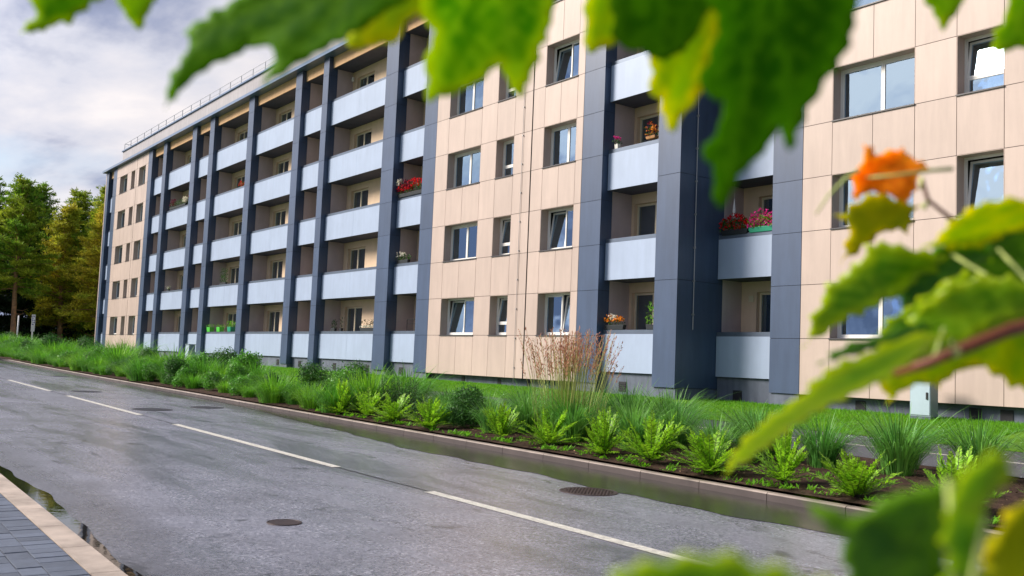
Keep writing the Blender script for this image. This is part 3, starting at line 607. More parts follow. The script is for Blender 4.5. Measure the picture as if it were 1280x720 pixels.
fx = [(-6.18, -10.36, 1.02, 'bright fern like shrub by the kerb, partly behind the lowest maple leaf'), (-7.16, -10.30, .92, 'bright fern like shrub right of the hanging pale leaf tip'), (-8.21, -10.38, 1.08, 'widest bright fern like shrub, opposite the large rusty manhole'),
      (-9.35, -10.27, 1.0, 'bright fern like shrub just left of the widest one'), (-10.31, -10.25, 1.05, 'bright fern like shrub in front of the tall plumed grass, on its right'), (-11.60, -10.22, .95, 'bright fern like shrub under the left side of the tall plumed grass'),
      (-12.75, -10.28, .92, 'bright fern like shrub with two upright shoots beside the dark round bush'), (-14.75, -10.42, 1.0, 'bright fern like shrub left of the dark round bush'), (-16.1, -10.38, .98, 'bright fern like shrub in front of the dark upright perennials, right one'),
      (-17.2, -10.35, 1.02, 'bright fern like shrub in front of the dark upright perennials, left one'), (-18.3, -10.4, .95, 'last bright fern like shrub before the dense far hedge of grass'), (-5.1, -10.35, 1.0, 'bright fern like shrub behind the lowest maple leaf'), (-4.0, -10.38, 1.0, 'bright fern like shrub at the very right end of the bed')]
for i, (x, y, sc, lb) in enumerate(fx): place('f%d' % (i % 3), x, y, (sc*rp.uniform(0.95, 1.42), sc*rp.uniform(0.95, 1.42), sc*rp.uniform(0.78, 1.25)), rp.uniform(0, 6), lb, 'shrub', 'bright fern like shrubs along the kerb')
gs = [(-6.95, -8.35, 1.05, 'arching grass clump left of the pale cabinet in the foreground bed'), (-7.90, -8.55, .92, 'arching grass clump second from the right, behind the fern shrubs'), (-8.75, -8.75, .9, 'arching grass clump below the long yellow green maple leaf'), (-10.35, -8.75, .95, 'drooping dark grass clump before the parked side path marking'),
      (-12.4, -6.75, .85, 'lone arching grass clump beyond the path marking under the box shaped bay'), (-5.4, -7.35, .95, 'arching grass clump at the right edge of the bed'), (-4.3, -8.1, 1.0, 'arching grass clump outside the right end of the bed'), (-11.1, -9.0, .98, 'upright grass clump right of the tall plumed grass'),
      (-11.9, -9.5, 1.0, 'lush grass clump at the foot of the tall plumed grass'), (-13.3, -9.3, .95, 'arching grass clump left of the tall plumed grass'), (-14.0, -8.9, .9, 'dark grass clump right behind the round bush'), (-15.55, -9.35, 1.0, 'feathery grass clump left of the dark round bush'), (-12.7, -8.6, 1.0, 'grass clump behind the left part of the plumed grass')]
gs += [(x_, y_, sc_, 'tall grass clump, back row, ' + w_) for x_, y_, sc_, w_ in [(-9.7, -7.9, .85, 'behind the drooping dark clump'), (-11.6, -7.7, 1.05, 'right behind the plumed grass'), (-12.9, -7.5, .9, 'left behind the plumed grass'), (-13.9, -8.0, .95, 'behind the round bush on its right'),
       (-14.9, -8.1, .95, 'behind the round bush on its left'), (-15.9, -8.4, .8, 'behind the feathery clump'), (-16.9, -8.3, .7, 'behind the right dark perennials'), (-17.9, -8.2, .7, 'behind the left dark perennials'), (-18.8, -9.5, .95, 'where the dense far hedge begins'), (-10.5, -9.5, .9, 'between the plumed grass and the drooping clump'), (-13.6, -9.9, .7, 'low in front, between the bush and the plumed grass')]]
gs += [(x_, y_, sc_, 'dark grass filling the bed ' + w_) for x_, y_, sc_, w_ in [(-6.3, -7.6, .95, 'right of the foreground cabinet clump'), (-7.4, -7.4, .8, 'between the two rightmost clumps, at the back'), (-9.3, -8.2, .85, 'under the long yellow green leaf, at the back'), (-9.0, -9.4, .8, 'right behind the widest fern shrub'),
       (-15.2, -9.9, .7, 'low at the front left of the round bush'), (-16.4, -9.0, .75, 'between the dark perennials'), (-18.2, -9.0, .9, 'left of the dark perennials'), (-12.1, -8.1, 1.1, 'just behind the reddish plumes'), (-11.0, -8.2, .95, 'right of the plumes at the back'), (-10.0, -7.2, .75, 'at the path edge under the box bay')]]
for i, (x, y, sc, lb) in enumerate(gs): place('g%d' % (i % 4), x, y, (sc*rp.uniform(1.05, 1.3), sc*rp.uniform(1.05, 1.3), sc*rp.uniform(0.95, 1.15)), rp.uniform(0, 6), lb.replace('before the parked side path marking', 'in front of the white path marking'), 'ornamental grass', 'arching grass clumps in the near planting bed')
place('b0', -14.35, -9.85, (0.95, 0.95, 0.9), 0, 'dark green round bush in the planting bed left of the reddish plumed grass', 'bush', None)
place('u0', -16.7, -9.7, 1.0, 0, 'dark upright leafy perennials behind the fern shrubs, right clump', 'perennial', 'dark upright perennials'); place('u0', -17.7, -9.4, 1.0, 2, 'dark upright leafy perennials behind the fern shrubs, left clump', 'perennial', 'dark upright perennials')
place('u0', -15.9, -9.2, 0.8, 4, 'lower dark upright perennial right beside the feathery grass clump', 'perennial', 'dark upright perennials')
place('b1', -24.5, -10.2, 0.75, 1, 'small mid green leafy bush low by the kerb in the far hedge', 'bush', 'low leafy bushes'); place('b1', -27.0, -10.1, 0.8, 2, 'second low leafy bush by the kerb, further from the camera', 'bush', 'low leafy bushes')
# tall grass with plumes
t = empty('plumed_grass'); grass_mesh(81, 420, 1.0, 0.5, 0.007, up=0.1, rad=0.4).build('foliage', M['blade'], t)
r = random.Random(82); sk = MB(); pl = MB()
for q in range(220):
    a = r.uniform(0, 2*math.pi); rad = r.uniform(0, 0.55); x, y = rad*math.cos(a)*1.25, rad*math.sin(a)*0.7; L = r.uniform(1.15, 1.72); bx_ = x*r.uniform(0.3, 1.0)+r.uniform(-0.12, 0.1); by_ = y*0.5
    P = [Vector((x+bx_*t_**1.6, y+by_*t_**1.6, L*t_)) for t_ in (0, .25, .5, .75, 1)]; sk.tube(P, [0.0045, 0.0042, 0.0036, 0.0028, 0.0015], 3, False)
    d = (P[4]-P[3]).normalized()
    for k in range(16):
        tt = 0.78+0.22*k/16; p = P[3].lerp(P[4], (tt-0.75)/0.25)+Vector((bx_*0.05, 0, 0)); u = (d+Vector((r.gauss(0, .45), r.gauss(0, .45), r.gauss(0, .25)))).normalized(); v = u.cross(Vector((r.gauss(0, 1), r.gauss(0, 1), r.gauss(0, 1)))).normalized(); l = 0.062*r.uniform(0.5, 1.2)
        i = len(pl.v); pl.v += [tuple(p), tuple(p+u*l*.5+v*l*.13), tuple(p+u*l), tuple(p+u*l*.5-v*l*.13)]; pl.f.append((i, i+1, i+2, i+3))
sk.build('stalk', M['stalk'], t); pl.build('plume', M['plume'], t); t.location = (-12.35, -9.25, bedz(-12.35, -9.25)-0.02); t.scale = (1.05, 1.05, 1.05); tag(t, 'tallest grass with reddish feathery plumes rising in front of the beige wall', 'ornamental grass')
# far hedge of grass clumps
c = 0; x = -18.9
while x > -96:
    for row, yy in enumerate((-10.25, -9.3, -8.2)):
        ky = kerb_y(x); y = max(ky+0.5+row*0.95, yy + (ky+10.8)) + rp.uniform(-0.2, 0.2); xx = x+rp.uniform(-0.3, 0.3); sc = rp.uniform(0.72, 1.05)*(0.70 if row == 0 else 1.0)*(1+0.2*min(1, (-x-19)/30))*(0.92+0.22*math.sin(x*0.55)+0.10*math.sin(x*1.7+1))
        if row == 2 and -27 < x < -24: continue
        if row == 1 and -25.8 < x < -24.6: continue
        k_ = ('h%d' % (c % 4)) if rp.random() < 0.72 else ('b1' if rp.random() < 0.5 else 'b2')
        place(k_, xx, y, (sc*1.15, sc*1.15, sc) if k_[0] != 'b' else sc*1.25, rp.uniform(0, 6), ('one of the %s in the far hedge' % ('low grass clumps right behind the kerb', 'lush grass clumps of the middle row', 'tall grass clumps beside the lawn')[row]) if k_[0] != 'b' else ('one of the small leafy bushes %s in the far hedge' % ('at the kerb', 'between the two outer rows', 'next to the lawn')[row]), 'ornamental grass' if k_[0] != 'b' else 'bush', ('grass clumps in the far hedge, %s row' if k_[0] != 'b' else 'leafy bushes in the far hedge, %s row') % ('front', 'middle', 'back')[row]); c += 1
    x -= 1.0
# lawn blades
r = random.Random(4); lb = MB()
for q in range(60000):
    u = r.random()**1.5; x = -9.5-u*44; y = r.uniform(-2.3, -0.02 if x < -18.95 else 1.55); z = ground(x, y)+0.01; h = r.uniform(0.03, 0.085); a = r.uniform(0, math.pi); dx_, dy_ = math.cos(a)*0.008, math.sin(a)*0.008; lx, ly = r.uniform(-.03, .03), r.uniform(-.03, .03)
    i = len(lb.v); lb.v += [(x-dx_, y-dy_, z), (x+dx_, y+dy_, z), (x+lx, y+ly, z+h)]; lb.f.append((i, i+1, i+2))
lb.build('lawn_grass', M['lawn_blade'])['kind'] = 'stuff'
lt = MB(); r = random.Random(14)
for q in range(2600):
    u = r.random(); x = -3.5-u*20; y = r.uniform(-10.62, -7.2); z = bedz(x, y)+0.006; a = r.uniform(0, 6.28); L = r.uniform(0.01, 0.05); w_ = L*r.uniform(.08, .4); dx_, dy_ = math.cos(a), math.sin(a)
    i = len(lt.v); lt.v += [(x, y, z), (x+dx_*L/2-dy_*w_, y+dy_*L/2+dx_*w_, z+r.uniform(0, .02)), (x+dx_*L, y+dy_*L, z+r.uniform(0, .01)), (x+dx_*L/2+dy_*w_, y+dy_*L/2-dx_*w_, z)]; lt.f.append((i, i+1, i+2, i+3))
wd = MB(); r = random.Random(15)
for q in range(260):
    u = r.random(); x0 = -3.5-u*16; y0 = r.choice([r.uniform(-10.62, -10.4), r.uniform(-10.6, -9.0)]); z0 = bedz(x0, y0)
    for k in range(r.randint(6, 16)):
        a = r.uniform(0, 6.28); L = r.uniform(0.03, 0.11); d = Vector((math.cos(a), math.sin(a), r.uniform(0.2, 1.2))).normalized(); v = Vector((-math.sin(a), math.cos(a), 0)); p = Vector((x0+r.gauss(0, .03), y0+r.gauss(0, .03), z0)); i = len(wd.v)
        wd.v += [tuple(p), tuple(p+d*L*.6+v*L*.15), tuple(p+d*L), tuple(p+d*L*.6-v*L*.15)]; wd.f.append((i, i+1, i+2, i+3))
wd.build('weeds', M['lawn_blade'])['kind'] = 'stuff'
lt.build('leaf_litter', mat('dry_litter', (0.20, 0.13, 0.075), 0.9, 0.1, island=0.6))['kind'] = 'stuff'
# ------------------------------------------------------------------ pines beyond the building
def pine_meshes(seed, H, crown0, spread, nb, kind='pine'):
    r = random.Random(seed); tr = MB(); fo = MB(); bx_, by_ = r.uniform(-.5, .5), r.uniform(-.5, .5)
    P = lambda t: Vector((bx_*math.sin(t*3), by_*math.sin(t*2.4), H*t)); n = 10
    tr.tube([P(k/n)*0.98 for k in range(n+1)], [0.26*(1-0.9*(k/n)**1.1)+0.02 for k in range(n+1)], 9); lb = MB()
    for q in range(nb):
        t = crown0+(1-crown0)*(q/nb)**0.9; a = q*2.399+r.uniform(-.4, .4); rel = (t-crown0)/(1-crown0); L = spread*(math.sin(min(1, rel*1.25+0.22)*math.pi*0.62))**0.8*(1.12-rel)*r.uniform(0.55, 1.15) + 0.35
        el = r.uniform(-0.22, 0.25)+0.55*rel; d = Vector((math.cos(a)*math.cos(el), math.sin(a)*math.cos(el), math.sin(el))); p0 = P(t); pts = [p0+d*L*k/4+Vector((0, 0, 0.10*L*(k/4)**2*(1 if rel > .3 else -1))) for k in range(5)]
        lb.tube(pts, [0.05*(1-k/5)+0.008 for k in range(5)], 4, False); ncl = max(5, int(L*5.0))
        for c_ in range(ncl):
            u = 0.28+0.76*c_/ncl; f_ = min(3.99, u*4); i0 = int(f_); pc = pts[i0].lerp(pts[i0+1], min(1.3, f_-i0)); sd_ = Vector((-d.y, d.x, 0)); pc = pc+sd_*r.gauss(0, 0.24*L*0.42)*(1.1-0.5*u)+Vector((0, 0, r.uniform(-0.05, 0.30))); rad = r.uniform(0.28, 0.6)
            for k in range(32):
                e = Vector((r.gauss(0, 1), r.gauss(0, 1), r.gauss(0, 0.26))); e.normalize(); pp_ = pc+e*rad*r.uniform(0.2, 1.0); uu = (e+Vector((r.gauss(0, .5), r.gauss(0, .5), 0.5+r.gauss(0, .4)))).normalized(); vv = uu.cross(Vector((r.gauss(0, 1), r.gauss(0, 1), r.gauss(0, 1)))).normalized(); l = r.uniform(0.16, 0.32)
                i = len(fo.v); fo.v += [tuple(pp_-vv*l*.16), tuple(pp_+vv*l*.16), tuple(pp_+uu*l+vv*l*.1), tuple(pp_+uu*l-vv*l*.1)]; fo.f.append((i, i+1, i+2, i+3))
    for q in range(8):                                              # bare dead snags under the crown
        t = crown0*r.uniform(0.4, 1.0); a = r.uniform(0, 6.28); L = r.uniform(0.6, 1.8); p0 = P(t); lb.tube([p0, p0+Vector((math.cos(a)*L*.6, math.sin(a)*L*.6, -0.1)), p0+Vector((math.cos(a)*L, math.sin(a)*L, 0.15))], [0.03, 0.02, 0.006], 4, False)
    return tr, lb, fo
def pine_src(key, seed, H, c0, sp, nb, lm, tm):
    t = empty('pine_tree'); tr, lb, fo = pine_meshes(seed, H, c0, sp, nb); tr.build('trunk', M[tm], t, smooth=True); lb.build('limbs', M[tm], t); fo.build('crown', M[lm], t); SRC[key] = [t, False]
pine_src('p0', 101, 16.5, 0.34, 4.4, 84, 'needle', 'bark'); pine_src('p1', 102, 14.5, 0.16, 4.4, 90, 'needle_sunlit', 'bark'); pine_src('p2', 103, 15.5, 0.10, 4.8, 96, 'needle', 'bark_dark'); pine_src('p3', 104, 12.0, 0.02, 4.6, 84, 'needle_dark', 'bark_dark')
def pine(key, x, y, sc, rot, label, group='pines beyond the far end of the building'):
    src, used = SRC[key]; o = src if not used else copy_tree(src); SRC[key][1] = True; o.location = (x, y, ground(-118, -7)-0.1); o.rotation_euler = (0, 0, rot); o.scale = (sc, sc, sc*1.0); tag(o, label, 'tree', group)
PT = [('p0', -103, -3.2, .97, .3, 'tall pine with a bare reddish trunk behind the two sign posts'), ('p1', -99, 3.6, .95, 1.2, 'sunlit golden brown pine touching the far end pillar of the building'), ('p1', -108, 2.0, 1.0, 2.2, 'sunlit golden pine between the tall bare trunk and the building'), ('p2', -112, -9.5, 1.0, 1, 'dark green pine at the left edge of the photo'),
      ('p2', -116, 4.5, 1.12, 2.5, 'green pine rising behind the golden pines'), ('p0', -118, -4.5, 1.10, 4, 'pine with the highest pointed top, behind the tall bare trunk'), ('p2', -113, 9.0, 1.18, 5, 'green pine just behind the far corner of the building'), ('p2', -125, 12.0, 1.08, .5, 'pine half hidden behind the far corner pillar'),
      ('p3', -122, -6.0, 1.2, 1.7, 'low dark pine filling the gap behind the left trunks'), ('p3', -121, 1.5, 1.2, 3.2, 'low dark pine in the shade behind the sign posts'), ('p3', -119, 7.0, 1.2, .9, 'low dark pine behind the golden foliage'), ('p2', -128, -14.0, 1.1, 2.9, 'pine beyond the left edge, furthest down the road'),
      ('p3', -126, -11.0, 1.15, 4.4, 'low dark pine at the left edge near the road'), ('p0', -124, -20.0, 1.1, 2.0, 'pine across the road beyond the left edge'), ('p2', -110, -24.0, 1.0, 2.0, 'pine on the near side of the road far to the left'), ('p2', -95, -27.0, .9, 3.0, 'broad pine on the near side of the road'), ('p0', -132, 3.0, 1.2, 3.9, 'distant pine behind the highest one'), ('p3', -130, -2.0, 1.3, .2, 'darkest pine at the back of the wood'), ('p2', -105, -8.5, .85, .7, 'full green pine left of the bare reddish trunk'), ('p2', -119, -11.0, 1.15, 3.1, 'tall green pine behind the left edge group'), ('p1', -114, 6.3, 1.05, 5.2, 'sunlit golden pine nearest the corner, second row'),
      ('p2', -107, 5.5, 1.08, 3.7, 'green pine rising over the golden pine by the corner'), ('p3', -136, 4, 1.4, 1, 'dark pine deep in the wood behind the golden trees'), ('p3', -136, -7, 1.4, 2, 'dark pine deep in the wood behind the bare trunk'), ('p3', -137, -14, 1.4, 3, 'dark pine deep in the wood at the far left'), ('p3', -136, 12, 1.4, 4, 'dark pine deep in the wood behind the corner pillar'),
      ('p3', -112, -1.0, .75, 5, 'small dark spruce in the shade beside the sign posts'), ('p3', -111, 4.5, .7, 2, 'small dark spruce under the golden pines')]
for a in PT: pine(*a)
ug = MB(); r = random.Random(77)
for q in range(22000):
    x = -106-r.random()*26; y = r.uniform(-24, 16); z = ground(-118, -7)-0.05; h = r.uniform(0.3, 2.6); a = r.uniform(0, 3.14); p = Vector((x, y, z+r.random()*h)); l = r.uniform(.15, .35); u = Vector((r.gauss(0, .6), r.gauss(0, .6), 1)).normalized(); v = Vector((math.cos(a), math.sin(a), 0))
    i = len(ug.v); ug.v += [tuple(p-v*l*.3), tuple(p+v*l*.3), tuple(p+u*l+v*l*.1), tuple(p+u*l-v*l*.1)]; ug.f.append((i, i+1, i+2, i+3))
ug.build('undergrowth', M['needle_dark'])['kind'] = 'stuff'
# ------------------------------------------------------------------ street things
def manhole(x, y, r_, m, label, grp, ribs=True):
    t = empty('manhole_cover', (x, y, road_z(x))); 
    fr = MB(); n = 40; i = 0
    for (ra, za) in ((r_, 0.002), (r_*0.985, 0.007), (r_*0.90, 0.007), (r_*0.885, 0.003)):
        for j in range(n): a = 2*math.pi*j/n; fr.v.append((ra*math.cos(a), ra*math.sin(a), za-0.007*ra*math.cos(a)))
    for k in range(3):
        for j in range(n): fr.f.append((k*n+j, k*n+(j+1) % n, (k+1)*n+(j+1) % n, (k+1)*n+j))
    fr.build('frame', m, t); lid = MB(); lid.disc((0, 0, 0.001), r_*0.882, 0.004, 40)
    lo = lid.build('lid', m, t)
    if ribs:
        rb = MB(); s = r_/6.5; k = -5
        for a in range(-6, 7):
            for b_ in range(-6, 7):
                if math.hypot(a, b_)*s < r_*0.80: rb.box(a*s-s*.28, a*s+s*.28, b_*s-s*.28, b_*s+s*.28, 0.0045-0.007*a*s, 0.0095-0.007*a*s)
        rb.build('studs', m, lo)
    tag(t, label, 'manhole cover', grp)
manhole(-8.24, -12.32, .33, M['iron'], 'large rusty studded manhole cover in the far lane near the fern shrubs', 'manhole covers in the road')
manhole(-7.65, -16.17, .145, M['iron'], 'small round valve cover in the near lane', 'manhole covers in the road', False)
manhole(-28.2, -13.15, .40, M['iron_far'], 'dark manhole cover beside the second gap of the centre line', 'manhole covers in the road', False)
manhole(-21.2, -13.38, .42, M['iron_far'], 'dark manhole cover touching the centre line', 'manhole covers in the road', False)
manhole(-21.95, -11.95, .38, M['iron_far'], 'dark manhole cover closest to the far kerb', 'manhole covers in the road', False)
manhole(-38.8, -11.75, .36, M['iron_far'], 'furthest dark manhole cover near the far kerb', 'manhole covers in the road', False)
def cabinet(x, y, w_, d_, h, label):
    z = ground(x, y); t = empty('utility_cabinet', (x, y, z)); MB().box(-w_/2, w_/2, -d_/2, d_/2, 0.06, h).build('body', M['cabinet_side'], t, bevel=0.008); MB().box(-w_/2-.03, w_/2+.03, -d_/2-.03, d_/2+.03, h+0.001, h+0.04).build('roof', M['cabinet_side'], t, bevel=0.01)
    MB().box(-w_/2+.02, w_/2-.02, -d_/2-.014, -d_/2-.002, 0.10, h-.03).build('door', M['cabinet'], t, bevel=0.003); MB().box(w_/2-.10, w_/2-.06, -d_/2-.034, -d_/2-.015, h*.52, h*.70).build('handle', M['black'], t); MB().box(-w_/2+.01, w_/2-.01, -d_/2+.01, d_/2-.01, -0.1, 0.059).build('base', M['plinth'], t)
    tag(t, label, 'utility cabinet', 'utility cabinets on the lawn')
cabinet(-11.98, 0.75, .50, .30, .86, 'pale grey blue utility cabinet on the lawn before the near beige wall'); cabinet(-52.3, -2.6, .62, .32, 1.15, 'small grey utility cabinet far down the lawn before a blue pillar')
def post_sign(x, y, h, label, board):
    t = empty('sign_post', (x, y, ground(max(x, -118), -7))); b = MB(); b.tube([(0, 0, -0.2), (0.02, 0, h*.5), (0.05, 0, h)], 0.055, 10); b.build('post', M['signwhite'], t, smooth=True)
    if board:
        q = MB(); q.box(0.061, 0.085, -0.14, 0.14, h-1.3, h+0.15).build('sign_board', M['signwhite'], t)
        k = MB()
        for i, (a, c_) in enumerate(((-.10, .10), (-.10, .02), (-.10, .10), (-.06, .10), (-.10, .04))): k.box(0.0851, 0.088, a, c_, h-0.05-i*0.17, h+0.04-i*0.17)
        k.build('lettering', M['signblue'], t)
    tag(t, label, 'sign post')
post_sign(-90.5, -4.9, 2.9, 'plain pale post left of the signed one near the wood', False); post_sign(-90.5, -3.75, 2.9, 'pale post carrying a narrow white board with dark blue lettering', True)
# ------------------------------------------------------------------ flowers and pots on the balconies
def planter(x, y, z, w_, pot, cols, hgt, n, label, cat='flower box', pw=0.14, ph=0.15, leafm='bush', gh=0.6):
    t = empty('flower_box', (x, y, z)); r = random.Random(int(abs(x*100)+z*10)); p = MB(); i = 0; a, b_ = w_/2, pw/2
    p.v = [(-a*.9, -b_*.8, 0), (a*.9, -b_*.8, 0), (a*.9, b_*.8, 0), (-a*.9, b_*.8, 0), (-a, -b_, ph), (a, -b_, ph), (a, b_, ph), (-a, b_, ph)]; p.f = [(0, 3, 2, 1), (4, 5, 6, 7), (0, 1, 5, 4), (1, 2, 6, 5), (2, 3, 7, 6), (3, 0, 4, 7)]; p.build('planter', M[pot], t, bevel=0.01)
    f = MB()
    for q in range(int(n*2.2)):
        c_ = Vector((r.uniform(-a, a), r.uniform(-b_*1.5, b_*1.5), ph+r.random()*hgt*gh)); u = Vector((r.gauss(0, 1), r.gauss(0, 1), r.gauss(.3, 1))).normalized(); v = u.cross(Vector((r.gauss(0, 1), r.gauss(0, 1), r.gauss(0, 1)))).normalized(); l = r.uniform(.04, .09)
        k = len(f.v); f.v += [tuple(c_), tuple(c_+u*l*.5+v*l*.3), tuple(c_+u*l), tuple(c_+u*l*.5-v*l*.3)]; f.f.append((k, k+1, k+2, k+3))
    f.build('foliage', M[leafm], t)
    for m_, x0, x1, lo, hi in cols:
        g = MB()
        for q in range(n):
            hx = r.uniform(x0, x1); c_ = Vector((hx*a, r.uniform(-b_*2.0, b_*1.4), ph+hgt*(lo+(hi-lo)*r.random()*(1-0.5*abs(((hx-x0)/(x1-x0))*2-1)**2)))); rr_ = r.uniform(.02, .045)
            for w in range(5):
                u = Vector((r.gauss(0, 1), r.gauss(0, 1), r.gauss(0, 1))).normalized(); v = u.cross(Vector((r.gauss(0, 1), r.gauss(0, 1), r.gauss(0, 1)))).normalized(); k = len(g.v); e = c_+u*rr_*.5
                g.v += [tuple(e-u*rr_*.6), tuple(e+v*rr_*.6), tuple(e+u*rr_*.6), tuple(e-v*rr_*.6)]; g.f.append((k, k+1, k+2, k+3))
        g.build('blossoms', M[m_], t)
    tag(t, label, cat, None); return t
CT = lambda k: 1.986+2.8*k
planter(-34.35, .26, CT(2)-0.02, 2.1, 'potdark', [('darkred', -1, .1, .2, 1.0), ('darkred', -1, 0, .3, .9), ('red', -.25, 1, .35, .95), ('red', -.95, 0, .2, .6), ('whitef', -1, -.8, .6, 1.1)], .62, 150, 'red and dark crimson flowers overflowing a narrow balcony beside the middle beige wall')
planter(-18.32, S3+.28, CT(1)-0.02, 1.0, 'potdark', [('red', -1, 1, .0, 1.0)], .46, 230, 'deep red geraniums in a dark box on the balcony right of the box shaped bay')
planter(-17.35, S3+.28, CT(1)-0.02, .92, 'potteal', [('pink', -1, 1, .0, 1.0)], .50, 230, 'magenta petunias in a green box beside the deep red geraniums', leafm='blade')
planter(-21.92, .33, CT(2), .15, 'potwhite', [('pink', -1.2, 1.2, .7, 1.1)], .22, 22, 'small white pot with a pink flower on a balcony rail', 'potted flower', pw=.14, ph=.15)
planter(-20.35, .28, CT(2)+.05, .40, 'wood', [('orange', -1, 1, .1, 1.0), ('darkred', -1, 1, .1, 1.0)], .42, 45, 'hanging basket of yellow and dark red flowers on a balcony rail', 'flower basket', pw=.2, ph=.08)
planter(-21.72, .30, CT(0), .85, 'potdark', [('orange', -1, -.3, .3, 1.0), ('whitef', -.5, .2, .5, 1.05), ('orange', .1, .8, .3, .85)], .32, 40, 'dark box of orange and white flowers on the lowest balcony of the near bay')
planter(-20.15, .30, CT(0), .42, 'potdark', [], .62, 70, 'tall leafy green plant in a dark pot beside the orange and white flower box', 'potted plant', leafm='blade', gh=1.0)
planter(-65.7, .28, CT(3), 3.6, 'potdark', [('whitef', .6, 1.0, .2, .8), ('darkred', -.9, -.4, .2, 1.0)], .60, 150, 'long box of dark foliage with white and crimson flowers on a far balcony')
planter(-64.6, .9, CT(3)+.35, 1.2, 'potdark', [('red', -1, 1, .2, 1.0), ('pink', -1, 1, .2, 1)], 1.0, 120, 'red and pink flowers hanging high inside a far balcony', 'flower basket', ph=.12)
for q, xx in enumerate((-57.9, -56.2, -54.4)):
    planter(xx, .34, CT(0), .55, 'potgreen' if q < 2 else 'potteal', [], .25 if q < 2 else .55, 20 if q < 2 else 90, ['leftmost bright green pot on a ground floor balcony', 'middle bright green pot on a ground floor balcony', 'teal pot with bushy foliage beside the bright green pots'][q], 'flower pot', pw=.3, ph=.28, leafm='blade')
planter(-56.6, .5, CT(1), 1.1, 'potdark', [], .85, 120, 'bushy green plant above the bright green pots, one floor up', 'potted plant', leafm='bush', gh=1)
planter(-55.6, 0.9, CT(3)+.10, .5, 'potdark', [('red', -1, 1, .1, 1)], .45, 60, 'red flowers at the door of a wide upper balcony', 'potted flower')
planter(-41.4, .5, CT(0), .45, 'potdark', [], .42, 45, 'small dark plant on a ground floor balcony rail, left one', 'potted plant', leafm='needle_dark', gh=1); planter(-40.6, .5, CT(0), .16, 'potdark', [], .5, 18, 'thin dark plant beside the small one on the rail', 'potted plant', leafm='needle_dark', gh=1)
planter(-37.7, .35, CT(0), 1.35, 'potdark', [('whitef', -.9, .9, .1, .25)], .36, 80, 'bushy dark plant at the right end of a ground floor balcony rail', 'potted plant', leafm='needle_dark', gh=1)
planter(-34.9, .35, CT(1), .95, 'potdark', [('whitef', -1, .3, .4, 1.0)], .36, 60, 'plant with white flowers on a narrow first floor balcony', 'potted plant')
planter(-67.4, .5, CT(1), .5, 'potdark', [('whitef', -1, 1, .2, 1)], .3, 20, 'tiny pale potted plant on a far lower balcony', 'potted plant')
b = MB(); z = CT(0)
for xx in (-34.6, -33.7): b.tube([(xx, .5, z), (xx, .5, z+.48)], .014, 6)
b.tube([(-34.6, .5, z+.48), (-33.7, .5, z+.48)], .014, 6); b.tube([(-34.6, .5, z+.3), (-33.7, .5, z+.3)], .008, 6); tag(b.build('clothes_rack', M['black']), 'thin black wire rack standing on a narrow ground floor balcony', 'rack')
t = empty('wind_chime', (-18.57, S3+.5, 5.85)); b = MB(); b.tube([(0, 0, 0), (0, 0, .45)], .003, 4); b.build('cord', M['white'], t); b = MB(); b.tube([(0, 0, -.55), (0, 0, -.35), (0, 0, -.1), (0, 0, 0)], [.02, .05, .02, .01], 8); b.build('spiral', M['white'], t); tag(t, 'white hanging ornament above the deep red geraniums', 'ornament')
